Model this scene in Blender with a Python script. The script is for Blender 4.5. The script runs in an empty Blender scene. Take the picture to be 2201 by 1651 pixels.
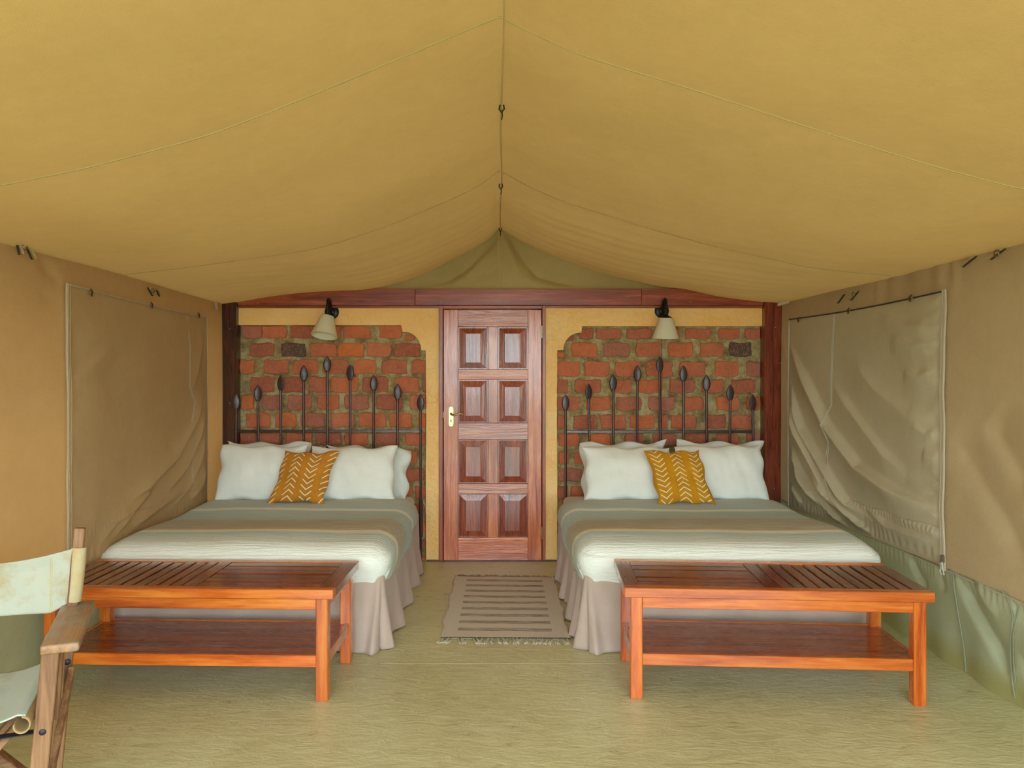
import bpy, bmesh, math, random
import numpy as np
from mathutils import Vector, Matrix, noise

random.seed(7)
SC = bpy.context.scene
COL = SC.collection
PI = math.pi

# ------------------------------------------------------------------ camera
CAM_H, FPX, CX, CY = 1.513, 1662.0, 1072.0, 807.0
W, H = 2201.0, 1651.0
cd = bpy.data.cameras.new('camera')
cam = bpy.data.objects.new('camera', cd)
COL.objects.link(cam)
cam.location = (0, 0, CAM_H)
cam.rotation_euler = (PI / 2, 0, 0)
cd.sensor_fit = 'HORIZONTAL'
cd.sensor_width = 36.0
cd.lens = 36.0 * FPX / W
cd.shift_x = (W / 2 - CX) / W
cd.shift_y = -(H / 2 - CY) / W
cd.clip_start = 0.05
cd.clip_end = 300
SC.camera = cam

# ------------------------------------------------------------------ sky, sun, exposure
world = bpy.data.worlds.new('overcast_sky')
SC.world = world
world.use_nodes = True
wn = world.node_tree
wn.nodes.clear()
wo = wn.nodes.new('ShaderNodeOutputWorld')
wb = wn.nodes.new('ShaderNodeBackground')
wtc = wn.nodes.new('ShaderNodeTexCoord')
wsx = wn.nodes.new('ShaderNodeSeparateXYZ')
wcr = wn.nodes.new('ShaderNodeValToRGB')
wcr.color_ramp.elements[0].position = 0.0
wcr.color_ramp.elements[0].color = (0.84, 0.98, 1.0, 1)
wcr.color_ramp.elements[1].position = 0.6
wcr.color_ramp.elements[1].color = (0.66, 0.85, 1.0, 1)
wn.links.new(wtc.outputs['Generated'], wsx.inputs[0])
wn.links.new(wsx.outputs['Z'], wcr.inputs[0])
wn.links.new(wcr.outputs[0], wb.inputs[0])
wb.inputs[1].default_value = 5.0
wn.links.new(wb.outputs[0], wo.inputs[0])

sd = bpy.data.lights.new('sun', 'SUN')
sun = bpy.data.objects.new('sun', sd)
COL.objects.link(sun)
sd.energy = 2.4
sd.angle = math.radians(12)
sd.color = (1.0, 0.90, 0.72)
_d = Vector((0.62, 0.30, -0.82))          # light travels to the right, inward and down
sun.rotation_euler = _d.to_track_quat('-Z', 'Y').to_euler()
sun.location = (-4, -2, 6)

SC.view_settings.view_transform = 'Standard'
SC.view_settings.look = 'None'
SC.view_settings.gamma = 1.0
SC.view_settings.use_curve_mapping = False
SC.view_settings.exposure = 0.98
SC.cycles.max_bounces = 10
SC.cycles.diffuse_bounces = 6
SC.cycles.transmission_bounces = 6
SC.cycles.sample_clamp_indirect = 6.0

# ------------------------------------------------------------------ helpers
def srgb(r, g, b):
    f = lambda c: (c / 255 / 12.92) if c / 255 <= 0.04045 else ((c / 255 + 0.055) / 1.055) ** 2.4
    return (f(r), f(g), f(b), 1.0)

def wallX(px, Y=6.32): return (px - CX) * Y / FPX
def wallZ(py, Y=6.32): return CAM_H - (py - CY) * Y / FPX

def tag(o, label=None, cat=None, group=None, kind=None):
    if label: o['label'] = label
    if cat: o['category'] = cat
    if group: o['group'] = group
    if kind: o['kind'] = kind
    return o

def empty(name, loc=(0, 0, 0), rz=0.0):
    o = bpy.data.objects.new(name, None)
    COL.objects.link(o)
    o.empty_display_size = 0.1
    o.location = loc
    o.rotation_euler = (0, 0, rz)
    return o

def link_mesh(name, me, mat=None, parent=None, smooth=False):
    o = bpy.data.objects.new(name, me)
    COL.objects.link(o)
    if mat and not me.materials: me.materials.append(mat)
    if parent: o.parent = parent
    if smooth:
        for p in me.polygons: p.use_smooth = True
    return o

def from_bm(name, bm, mat=None, parent=None, smooth=False):
    bmesh.ops.recalc_face_normals(bm, faces=bm.faces[:])
    me = bpy.data.meshes.new(name)
    bm.to_mesh(me); bm.free()
    return link_mesh(name, me, mat, parent, smooth)

def auto_smooth(o, ang=40):
    me = o.data
    for p in me.polygons: p.use_smooth = True
    try: me.set_sharp_from_angle(angle=math.radians(ang))
    except Exception: pass
    return o

def add_box(bm, c, s, bev=0.0, rot=None, seg=1):
    """box of full size s centred at c"""
    m = Matrix.Diagonal((s[0], s[1], s[2], 1))
    if rot is not None: m = rot.to_4x4() @ m
    m = Matrix.Translation(c) @ m
    r = bmesh.ops.create_cube(bm, size=1.0, matrix=m)
    if bev > 0:
        es = list({e for v in r['verts'] for e in v.link_edges})
        bmesh.ops.bevel(bm, geom=es, offset=bev, segments=seg, affect='EDGES', profile=0.6)
    return bm

def box(name, lo, hi, mat, parent=None, bev=0.0, seg=1):
    bm = bmesh.new()
    c = [(a + b) / 2 for a, b in zip(lo, hi)]
    s = [abs(b - a) for a, b in zip(lo, hi)]
    add_box(bm, c, s, bev, None, seg)
    return from_bm(name, bm, mat, parent)

def bar(name, p, q, w, t, mat, parent=None, up=(0, 0, 1), bev=0.003):
    """beam from p to q, width w along side axis, thickness t along the other"""
    p, q = Vector(p), Vector(q)
    z = (q - p).normalized()
    x = z.cross(Vector(up))
    if x.length < 1e-4: x = Vector((1, 0, 0))
    x.normalize(); y = z.cross(x)
    R = Matrix((x, y, z)).transposed()
    bm = bmesh.new()
    add_box(bm, (p + q) / 2, (w, t, (q - p).length), bev, R)
    return from_bm(name, bm, mat, parent)

def add_tube(bm, pts, r, n=8, caps=True):
    pts = [Vector(p) for p in pts]
    rs = r if isinstance(r, (list, tuple)) else [r] * len(pts)
    rings = []
    prev = None
    for i, p in enumerate(pts):
        a = pts[max(i - 1, 0)]; b = pts[min(i + 1, len(pts) - 1)]
        t = (b - a).normalized()
        if prev is None:
            x = t.orthogonal().normalized()
        else:
            x = (prev - t * prev.dot(t))
            x = x.normalized() if x.length > 1e-6 else t.orthogonal().normalized()
        prev = x
        y = t.cross(x)
        rings.append([bm.verts.new(p + (x * math.cos(2 * PI * k / n) + y * math.sin(2 * PI * k / n)) * rs[i]) for k in range(n)])
    for i in range(len(rings) - 1):
        for k in range(n):
            bm.faces.new((rings[i][k], rings[i][(k + 1) % n], rings[i + 1][(k + 1) % n], rings[i + 1][k]))
    if caps:
        bm.faces.new(rings[0][::-1]); bm.faces.new(rings[-1])
    return bm

def tube(name, pts, r, mat, parent=None, n=8):
    bm = bmesh.new(); add_tube(bm, pts, r, n)
    return auto_smooth(from_bm(name, bm, mat, parent), 50)

def lathe(name, prof, mat, parent=None, n=24, M=None, closed=False):
    bm = bmesh.new()
    rings = []
    for (r, z) in prof:
        rings.append([bm.verts.new((r * math.cos(2 * PI * k / n), r * math.sin(2 * PI * k / n), z)) for k in range(n)])
    m = len(rings)
    for i in range(m if closed else m - 1):
        A, B = rings[i], rings[(i + 1) % m]
        for k in range(n):
            bm.faces.new((A[k], A[(k + 1) % n], B[(k + 1) % n], B[k]))
    if not closed:
        for rg, (r, z) in ((rings[0], prof[0]), (rings[-1], prof[-1])):
            if r > 1e-5: bm.faces.new(rg)
    bmesh.ops.remove_doubles(bm, verts=bm.verts[:], dist=1e-6)
    if M is not None: bmesh.ops.transform(bm, matrix=M, verts=bm.verts[:])
    return auto_smooth(from_bm(name, bm, mat, parent), 35)

def grid_mesh(name, P, mat=None, parent=None, uv=None, flip=False, smooth=True, thick=0.0):
    """P: (n, m, 3) array of points"""
    n, m = P.shape[:2]
    V = P.reshape(-1, 3)
    idx = np.arange(n * m).reshape(n, m)
    a, b, c, d = idx[:-1, :-1], idx[1:, :-1], idx[1:, 1:], idx[:-1, 1:]
    F = np.stack([a, b, c, d] if not flip else [a, d, c, b], -1).reshape(-1, 4)
    me = bpy.data.meshes.new(name)
    me.vertices.add(len(V)); me.vertices.foreach_set('co', V.astype(np.float32).ravel())
    me.loops.add(F.size); me.loops.foreach_set('vertex_index', F.astype(np.int32).ravel())
    me.polygons.add(len(F)); me.polygons.foreach_set('loop_start', np.arange(0, F.size, 4, dtype=np.int32))
    me.update(calc_edges=True)
    if uv is not None:
        l = me.uv_layers.new(name='UVMap')
        l.data.foreach_set('uv', uv.reshape(-1, 2)[F.ravel()].astype(np.float32).ravel())
    me.validate()
    o = link_mesh(name, me, mat, parent, smooth)
    if thick:
        s = o.modifiers.new('thickness', 'SOLIDIFY'); s.thickness = thick; s.offset = 0
    return o

def sstep(a, b, x):
    t = np.clip((x - a) / (b - a), 0, 1)
    return t * t * (3 - 2 * t)

_rng = np.random.RandomState(3)
_WAVES = [( _rng.uniform(-1, 1), _rng.uniform(-1, 1), _rng.uniform(0, 6.28)) for _ in range(24)]
def wnoise(x, y, scale, seed=0, n=7):
    """smooth pseudo noise from a sum of waves"""
    s = np.zeros_like(x)
    for i in range(n):
        a, b, p = _WAVES[(i + seed * 5) % 24]
        k = scale * (1 + 0.5 * i)
        nn = math.hypot(a, b)
        s = s + np.sin((a / nn * x + b / nn * y) * k + p + seed) / (1 + 0.4 * i)
    return s / 3.0

def crease(U, V, poly, amp, w1, w2=None, fade=True):
    """a fold along a polyline: sharp on one side (w1), soft on the other (w2)"""
    w2 = w2 or w1
    best = np.full(U.shape, 1e9); sgn = np.zeros(U.shape); along = np.zeros(U.shape)
    L = [0.0]
    for a, b in zip(poly[:-1], poly[1:]): L.append(L[-1] + math.dist(a, b))
    for i, (a, b) in enumerate(zip(poly[:-1], poly[1:])):
        dx, dy = b[0] - a[0], b[1] - a[1]
        ll = dx * dx + dy * dy
        t = np.clip(((U - a[0]) * dx + (V - a[1]) * dy) / ll, 0, 1)
        ex, ey = U - a[0] - t * dx, V - a[1] - t * dy
        d = np.hypot(ex, ey)
        m = d < best
        best = np.where(m, d, best)
        sgn = np.where(m, dx * ey - dy * ex, sgn)
        along = np.where(m, (L[i] + t * math.sqrt(ll)) / L[-1], along)
    w = np.where(sgn > 0, w1, w2)
    f = np.exp(-(best / w) ** 1.5)
    if fade: f = f * np.clip(np.sin(PI * np.clip(along, 0.02, 0.98)) * 1.6, 0, 1)
    return amp * f

# ------------------------------------------------------------------ materials
def newmat(name):
    m = bpy.data.materials.new(name); m.use_nodes = True
    nt = m.node_tree
    b = nt.nodes['Principled BSDF']
    return m, nt, b

def nod(nt, t, **kw):
    n = nt.nodes.new(t)
    for k, v in kw.items(): setattr(n, k, v)
    return n

def mapping(nt, scale=(1, 1, 1), coord='Object', offset_random=False):
    tc = nod(nt, 'ShaderNodeTexCoord')
    mp = nod(nt, 'ShaderNodeMapping')
    mp.inputs['Scale'].default_value = scale
    nt.links.new(tc.outputs[coord], mp.inputs['Vector'])
    if offset_random:
        oi = nod(nt, 'ShaderNodeObjectInfo')
        ml = nod(nt, 'ShaderNodeMath', operation='MULTIPLY'); ml.inputs[1].default_value = 37.0
        nt.links.new(oi.outputs['Random'], ml.inputs[0])
        nt.links.new(ml.outputs[0], mp.inputs['Location'])
    return mp

def ramp(nt, src, stops):
    r = nod(nt, 'ShaderNodeValToRGB')
    e = r.color_ramp.elements
    while len(e) < len(stops): e.new(0.5)
    for el, (p, c) in zip(e, stops):
        el.position = p; el.color = c
    nt.links.new(src, r.inputs[0])
    return r

def noise_tex(nt, vec, scale, detail=4, rough=0.55, dist=0.0):
    n = nod(nt, 'ShaderNodeTexNoise')
    n.inputs['Scale'].default_value = scale
    n.inputs['Detail'].default_value = detail
    n.inputs['Roughness'].default_value = rough
    n.inputs['Distortion'].default_value = dist
    if vec is not None: nt.links.new(vec.outputs[0], n.inputs['Vector'])
    return n

def mixc(nt, fac, a, b, mode='MIX'):
    m = nod(nt, 'ShaderNodeMix', data_type='RGBA', blend_type=mode)
    for s, v in ((m.inputs[0], fac), (m.inputs[6], a), (m.inputs[7], b)):
        if isinstance(v, (int, float)): s.default_value = v
        elif isinstance(v, tuple): s.default_value = v
        else: nt.links.new(v, s)
    return m.outputs[2]

def mth(nt, op, a, b=None, c=None):
    m = nod(nt, 'ShaderNodeMath', operation=op)
    for i, v in enumerate((a, b, c)):
        if v is None: continue
        if isinstance(v, (int, float)): m.inputs[i].default_value = v
        else: nt.links.new(v, m.inputs[i])
    return m.outputs[0]

def bump(nt, bsdf, h, strength=0.3, dist=0.01, prev=None):
    b = nod(nt, 'ShaderNodeBump')
    b.inputs['Strength'].default_value = strength
    b.inputs['Distance'].default_value = dist
    nt.links.new(h, b.inputs['Height'])
    if prev is not None: nt.links.new(prev.outputs[0], b.inputs['Normal'])
    if bsdf is not None:
        nt.links.new(b.outputs[0], bsdf.inputs['Normal'])
        nt.links.new(b.outputs[0], bsdf.inputs['Coat Normal'])
    return b

def plain(name, col, rough=0.5, metal=0.0, spec=0.5, coat=0.0, nscale=0, nstr=0.1):
    m, nt, b = newmat(name)
    b.inputs['Base Color'].default_value = col
    b.inputs['Roughness'].default_value = rough
    b.inputs['Metallic'].default_value = metal
    b.inputs['Specular IOR Level'].default_value = spec
    b.inputs['Coat Weight'].default_value = coat
    b.inputs['Coat Roughness'].default_value = 0.15
    mp = mapping(nt)
    n = noise_tex(nt, mp, nscale or 20, 3)
    c2 = tuple(x * 0.8 for x in col[:3]) + (1,)
    nt.links.new(mixc(nt, n.outputs[0], c2, col), b.inputs['Base Color'])
    if nscale: bump(nt, b, n.outputs[0], nstr, 0.005)
    return m

def canvas_mat(name, ca, cb, trans=0.3, weave=260, tint=None, dirt=None, stain=None):
    m, nt, b = newmat(name)
    mp = mapping(nt)
    n1 = noise_tex(nt, mp, 0.9, 5, 0.6)
    n2 = noise_tex(nt, mp, 14, 4, 0.7)
    f = mth(nt, 'ADD', mth(nt, 'MULTIPLY', n1.outputs[0], 0.7), mth(nt, 'MULTIPLY', n2.outputs[0], 0.3))
    r = ramp(nt, f, [(0.35, ca), (0.65, cb)])
    col = r.outputs[0]
    n3 = noise_tex(nt, mp, 5.5, 6, 0.75)
    sp = ramp(nt, n3.outputs[0], [(0.64, (0, 0, 0, 1)), (0.76, (1, 1, 1, 1))])
    col = mixc(nt, mth(nt, 'MULTIPLY', sp.outputs[0], 0.22), col, tuple(x * 0.62 for x in ca[:3]) + (1,))
    if dirt:                                   # mud splashed up from the floor
        sx = nod(nt, 'ShaderNodeSeparateXYZ'); nt.links.new(mp.outputs[0], sx.inputs[0])
        hgt = mth(nt, 'ADD', sx.outputs['Z'], mth(nt, 'MULTIPLY', n2.outputs[0], -0.12))
        dr = ramp(nt, hgt, [(0.0, (1, 1, 1, 1)), (0.10, (0, 0, 0, 1))])
        col = mixc(nt, mth(nt, 'MULTIPLY', dr.outputs[0], 0.7), col, dirt)
    # weave
    wv = mapping(nt, (weave, weave, weave))
    ch = nod(nt, 'ShaderNodeTexNoise'); ch.inputs['Scale'].default_value = 1.0; ch.inputs['Detail'].default_value = 1
    nt.links.new(wv.outputs[0], ch.inputs['Vector'])
    b1 = bump(nt, None, ch.outputs[0], 0.35, 0.003)
    bump(nt, b, n2.outputs[0], 0.16, 0.012, b1)
    nt.links.new(col, b.inputs['Base Color'])
    b.inputs['Roughness'].default_value = 0.85
    b.inputs['Specular IOR Level'].default_value = 0.2
    if trans > 0:
        tr = nod(nt, 'ShaderNodeBsdfTranslucent')
        tc = tint or (1, 0.8, 0.5, 1)
        nt.links.new(mixc(nt, 1.0, col, tc, 'MULTIPLY'), tr.inputs[0])
        ms = nod(nt, 'ShaderNodeMixShader'); ms.inputs[0].default_value = trans
        nt.links.new(b.outputs[0], ms.inputs[1]); nt.links.new(tr.outputs[0], ms.inputs[2])
        nt.links.new(ms.outputs[0], nt.nodes['Material Output'].inputs[0])
    return m

def wood_mat(name, axis, dark, mid, light, rough=0.3, coat=0.5, gscale=1.0, var=0.25, coat_rough=0.18, bstr=0.08, wear=None):
    """grain runs along axis"""
    m, nt, b = newmat(name)
    s = [14 * gscale] * 3; s['XYZ'.index(axis)] = 1.1 * gscale
    mp = mapping(nt, tuple(s), offset_random=True)
    n1 = noise_tex(nt, mp, 1.6, 6, 0.6, 0.6)
    s2 = [90 * gscale] * 3; s2['XYZ'.index(axis)] = 5 * gscale
    mp2 = mapping(nt, tuple(s2), offset_random=True)
    n2 = noise_tex(nt, mp2, 1.0, 3, 0.6)
    f = mth(nt, 'ADD', mth(nt, 'MULTIPLY', n1.outputs[0], 0.75), mth(nt, 'MULTIPLY', n2.outputs[0], 0.25))
    r = ramp(nt, f, [(0.32, dark), (0.5, mid), (0.68, light)])
    col = r.outputs[0]
    oi = nod(nt, 'ShaderNodeObjectInfo')
    v = mth(nt, 'ADD', mth(nt, 'MULTIPLY', oi.outputs['Random'], var), 1 - var / 2)
    hs = nod(nt, 'ShaderNodeHueSaturation')
    nt.links.new(col, hs.inputs['Color']); nt.links.new(v, hs.inputs['Value'])
    col = hs.outputs[0]
    if wear:
        mp3 = mapping(nt, (1, 1, 1))
        n3 = noise_tex(nt, mp3, 9, 5, 0.7)
        wr = ramp(nt, n3.outputs[0], [(0.42, (0, 0, 0, 1)), (0.62, (1, 1, 1, 1))])
        col = mixc(nt, mth(nt, 'MULTIPLY', wr.outputs[0], 0.75), col, wear)
    nt.links.new(col, b.inputs['Base Color'])
    rr = ramp(nt, n2.outputs[0], [(0.3, (rough - 0.08,) * 3 + (1,)), (0.7, (rough + 0.12,) * 3 + (1,))])
    nt.links.new(rr.outputs[0], b.inputs['Roughness'])
    b.inputs['Coat Weight'].default_value = coat
    b.inputs['Coat Roughness'].default_value = coat_rough
    bump(nt, b, f, bstr, 0.006)
    return m

M = {}
M['roof'] = canvas_mat('roof_canvas', srgb(176, 146, 98), srgb(188, 157, 108), 0.045, tint=(1.0, 0.80, 0.45, 1))
M['wall_l'] = canvas_mat('wall_canvas', srgb(180, 148, 106), srgb(192, 160, 116), 0.08, tint=(1.0, 0.72, 0.40, 1))
M['wall_r'] = canvas_mat('wall_canvas_right', srgb(172, 150, 116), srgb(184, 162, 126), 0.03, tint=(1.0, 0.84, 0.6, 1))
M['flap_l'] = canvas_mat('flap_canvas', srgb(184, 156, 114), srgb(196, 168, 124), 0.05, tint=(1.0, 0.75, 0.5, 1))
M['flap_r'] = canvas_mat('flap_canvas_green', srgb(180, 170, 142), srgb(192, 182, 154), 0.02)
M['skirt_r'] = canvas_mat('mud_flap_canvas', srgb(146, 148, 120), srgb(160, 162, 134), 0.04, dirt=srgb(140, 130, 70))
M['gable'] = canvas_mat('gable_canvas', srgb(160, 144, 98), srgb(176, 158, 110), 0.04)
M['rooftape'] = plain('roof_seam_tape', srgb(205, 175, 120), 0.9)
M['thread'] = plain('seam_thread', srgb(212, 186, 130), 0.8, nscale=300)
M['zip'] = plain('zip_tape', srgb(196, 178, 150), 0.7, nscale=400, nstr=0.4)
M['zip_white'] = plain('zip_tape_pale', srgb(205, 205, 190), 0.6, nscale=400, nstr=0.4)
M['strap'] = plain('dark_strap', srgb(62, 52, 38), 0.8, nscale=200)
M['ring'] = plain('brass_ring', srgb(150, 130, 85), 0.35, 0.9)
M['steel'] = plain('worn_steel', srgb(170, 168, 160), 0.3, 1.0)

RED = (srgb(52, 14, 8), srgb(108, 38, 18), srgb(150, 66, 34))
for ax in 'XYZ':
    M['beam' + ax] = wood_mat('redwood_' + ax, ax, srgb(96, 30, 14), srgb(152, 64, 32), srgb(190, 104, 58), 0.35, 0.3)
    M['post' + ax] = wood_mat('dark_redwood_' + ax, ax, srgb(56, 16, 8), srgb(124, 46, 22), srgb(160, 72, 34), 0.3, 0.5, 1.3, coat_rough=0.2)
    M['door' + ax] = wood_mat('door_mahogany_' + ax, ax, srgb(136, 54, 22), srgb(190, 94, 42), srgb(222, 142, 78), 0.34, 0.9, 1.2, 0.30, 0.14, 0.7)
    M['bench' + ax] = wood_mat('bench_mahogany_' + ax, ax, srgb(150, 56, 14), srgb(200, 96, 26), srgb(228, 136, 48), 0.26, 0.7, 0.9, 0.28, 0.12)
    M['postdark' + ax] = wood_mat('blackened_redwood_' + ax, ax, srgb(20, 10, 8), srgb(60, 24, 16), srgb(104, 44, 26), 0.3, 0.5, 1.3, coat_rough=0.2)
    M['slat' + ax] = wood_mat('bench_slat_' + ax, ax, srgb(72, 24, 13), srgb(116, 44, 24), srgb(150, 68, 36), 0.24, 0.8, 0.9, 0.45, 0.13)
    M['chair' + ax] = wood_mat('worn_teak_' + ax, ax, srgb(92, 56, 34), srgb(138, 96, 62), srgb(172, 132, 92), 0.55, 0.0, 1.5, 0.25, bstr=0.25)
M['armrest'] = wood_mat('weathered_armrest', 'Y', srgb(104, 68, 44), srgb(158, 110, 70), srgb(186, 144, 100), 0.42, 0.2, 1.5, 0.1, 0.3, 0.3, wear=srgb(152, 148, 128))
M['panel'] = wood_mat('door_panel', 'Z', srgb(96, 34, 18), srgb(150, 64, 34), srgb(184, 94, 54), 0.3, 0.9, 1.2, 0.3, 0.14, 0.6)

# plaster
m, nt, b = newmat('yellow_plaster'); M['plaster'] = m
mp = mapping(nt)
n1 = noise_tex(nt, mp, 2.2, 4); n2 = noise_tex(nt, mp, 22, 6, 0.65, 0.6)
r = ramp(nt, n1.outputs[0], [(0.35, srgb(255, 194, 98)), (0.65, srgb(255, 210, 130))])
nt.links.new(r.outputs[0], b.inputs['Base Color'])
b.inputs['Roughness'].default_value = 0.42
b.inputs['Coat Weight'].default_value = 0.35; b.inputs['Coat Roughness'].default_value = 0.3
bump(nt, b, n2.outputs[0], 0.5, 0.018)

# mortar
m, nt, b = newmat('varnished_mortar'); M['mortar'] = m
mp = mapping(nt)
n1 = noise_tex(nt, mp, 9, 6, 0.7); n2 = noise_tex(nt, mp, 30, 6, 0.75, 1.2); n3 = noise_tex(nt, mp, 11, 3)
r = ramp(nt, n1.outputs[0], [(0.36, srgb(120, 96, 52)), (0.5, srgb(172, 150, 92)), (0.62, srgb(200, 186, 138))])
nt.links.new(r.outputs[0], b.inputs['Base Color'])
b.inputs['Roughness'].default_value = 0.45
b.inputs['Coat Weight'].default_value = 1.0; b.inputs['Coat Roughness'].default_value = 0.10
b1 = bump(nt, None, n3.outputs[0], 0.5, 0.03)
bump(nt, b, n2.outputs[0], 0.7, 0.018, b1)

# bricks, colour by the object's own number
m, nt, b = newmat('varnished_brick'); M['brick'] = m
mp = mapping(nt, (0.34, 0.05, 0.19), offset_random=True)
oi = nod(nt, 'ShaderNodeObjectInfo')
r = ramp(nt, oi.outputs['Random'], [(0.0, srgb(176, 92, 64)), (0.25, srgb(208, 112, 74)), (0.45, srgb(224, 118, 66)), (0.62, srgb(190, 108, 82)), (0.8, srgb(244, 128, 52)), (0.92, srgb(208, 124, 96)), (1.0, srgb(160, 98, 82))])
n1 = noise_tex(nt, mp, 9, 5, 0.65); n2 = noise_tex(nt, mp, 34, 6, 0.78, 1.0)
col = mixc(nt, ramp(nt, n1.outputs[0], [(0.42, (0, 0, 0, 1)), (0.68, (0.35, 0.35, 0.35, 1))]).outputs[0], r.outputs[0], srgb(116, 62, 46))
col = mixc(nt, ramp(nt, n2.outputs[0], [(0.50, (0, 0, 0, 1)), (0.66, (0.75, 0.75, 0.75, 1))]).outputs[0], col, srgb(216, 144, 104))
nt.links.new(col, b.inputs['Base Color'])
b.inputs['Roughness'].default_value = 0.4
b.inputs['Coat Weight'].default_value = 0.8; b.inputs['Coat Roughness'].default_value = 0.10
bump(nt, b, n2.outputs[0], 0.6, 0.016)
m2 = m.copy(); m2.name = 'burnt_brick'; M['brick_dark'] = m2
for n in m2.node_tree.nodes:
    if n.type == 'VALTORGB' and len(n.color_ramp.elements) == 7:
        for e in n.color_ramp.elements: e.color = srgb(72, 60, 58)

# floor: trowelled, polished cement
m, nt, b = newmat('polished_cement'); M['floor'] = m
mp = mapping(nt, (1, 1, 1))
mps = mapping(nt, (1.0, 2.4, 1.0))
n1 = noise_tex(nt, mp, 0.8, 5, 0.6); n2 = noise_tex(nt, mps, 9.5, 6, 0.62, 0.9); n3 = noise_tex(nt, mps, 40, 3)
f = mth(nt, 'ADD', mth(nt, 'MULTIPLY', n1.outputs[0], 0.6), mth(nt, 'MULTIPLY', n2.outputs[0], 0.4))
r = ramp(nt, f, [(0.34, srgb(180, 174, 124)), (0.5, srgb(204, 200, 152)), (0.66, srgb(220, 218, 174))])
sp = noise_tex(nt, mp, 60, 2, 0.5)
spr = ramp(nt, sp.outputs[0], [(0.74, (0, 0, 0, 1)), (0.78, (1, 1, 1, 1))])
nt.links.new(mixc(nt, mth(nt, 'MULTIPLY', spr.outputs[0], 0.5), r.outputs[0], srgb(205, 200, 170)), b.inputs['Base Color'])
rr = ramp(nt, n2.outputs[0], [(0.3, (0.26,) * 3 + (1,)), (0.7, (0.42,) * 3 + (1,))])
nt.links.new(rr.outputs[0], b.inputs['Roughness'])
b.inputs['Specular IOR Level'].default_value = 0.6
b1 = bump(nt, None, n2.outputs[0], 0.28, 0.022)
bump(nt, b, n3.outputs[0], 0.2, 0.004, b1)

M['seamtape'] = plain('seam_tape', srgb(140, 140, 112), 0.8)
M['ground'] = plain('dry_grass_ground', srgb(96, 92, 60), 0.95, nscale=3)
M['iron'] = plain('black_iron', srgb(72, 52, 54), 0.3, 0.5, 0.6, 0.4, nscale=60, nstr=0.25)
M['blade'] = plain('dark_carved_blade', srgb(72, 58, 64), 0.42, 0.1, 0.5, 0.3, nscale=80, nstr=0.3)
M['lampmetal'] = plain('lamp_black', srgb(28, 30, 32), 0.3, 0.5)
M['brass'] = plain('brass', srgb(186, 164, 104), 0.32, 0.9)
M['plate'] = plain('handle_plate_brass', srgb(206, 196, 156), 0.35, 0.75)
M['black'] = plain('dark_hole', srgb(16, 14, 12), 0.8)
M['redwire'] = plain('red_wire', srgb(120, 36, 26), 0.5)
M['nail'] = plain('pale_nail', srgb(210, 190, 150), 0.4, 0.3)

m, nt, b = newmat('lamp_shade_fabric'); M['shade'] = m
mp = mapping(nt, (150, 150, 150)); n = noise_tex(nt, mp, 1.0, 2)
nt.links.new(ramp(nt, n.outputs[0], [(0.3, srgb(244, 242, 216)), (0.7, srgb(250, 248, 226))]).outputs[0], b.inputs['Base Color'])
b.inputs['Roughness'].default_value = 0.6
bump(nt, b, n.outputs[0], 0.15, 0.002)
tr = nod(nt, 'ShaderNodeBsdfTranslucent'); tr.inputs[0].default_value = srgb(240, 236, 205)
ms = nod(nt, 'ShaderNodeMixShader'); ms.inputs[0].default_value = 0.35
nt.links.new(b.outputs[0], ms.inputs[1]); nt.links.new(tr.outputs[0], ms.inputs[2])
nt.links.new(ms.outputs[0], nt.nodes['Material Output'].inputs[0])

def linen(name, ca, cb, lines=55, grid=True):
    m, nt, b = newmat(name)
    mp = mapping(nt)
    n1 = noise_tex(nt, mp, 6, 4)
    col = ramp(nt, n1.outputs[0], [(0.3, ca), (0.7, cb)]).outputs[0]
    wy = nod(nt, 'ShaderNodeTexWave', wave_type='BANDS', bands_direction='Z'); wy.inputs['Scale'].default_value = lines
    wx = nod(nt, 'ShaderNodeTexWave', wave_type='BANDS', bands_direction='X'); wx.inputs['Scale'].default_value = lines
    for w_ in (wx, wy):
        w_.inputs['Distortion'].default_value = 1.0
        nt.links.new(mp.outputs[0], w_.inputs['Vector'])
    h = mth(nt, 'ADD', wx.outputs[0], wy.outputs[0])
    nt.links.new(mixc(nt, mth(nt, 'MULTIPLY', h, 0.05), col, tuple(x * 0.7 for x in ca[:3]) + (1,)), b.inputs['Base Color'])
    b1 = bump(nt, None, n1.outputs[0], 0.15, 0.02)
    bump(nt, b, h, 0.12, 0.003, b1)
    b.inputs['Roughness'].default_value = 0.9
    b.inputs['Sheen Weight'].default_value = 0.2
    b.inputs['Specular IOR Level'].default_value = 0.2
    return m
M['linen'] = linen('white_linen', srgb(236, 240, 232), srgb(244, 246, 240), 22)
M['pillowback'] = linen('pale_cotton', srgb(216, 222, 216), srgb(228, 232, 226), 60)
M['sheet'] = linen('bed_sheet', srgb(206, 196, 180), srgb(216, 208, 194), 60)
M['skirt'] = linen('taupe_bed_skirt', srgb(182, 160, 146), srgb(194, 172, 158), 160)

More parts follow.
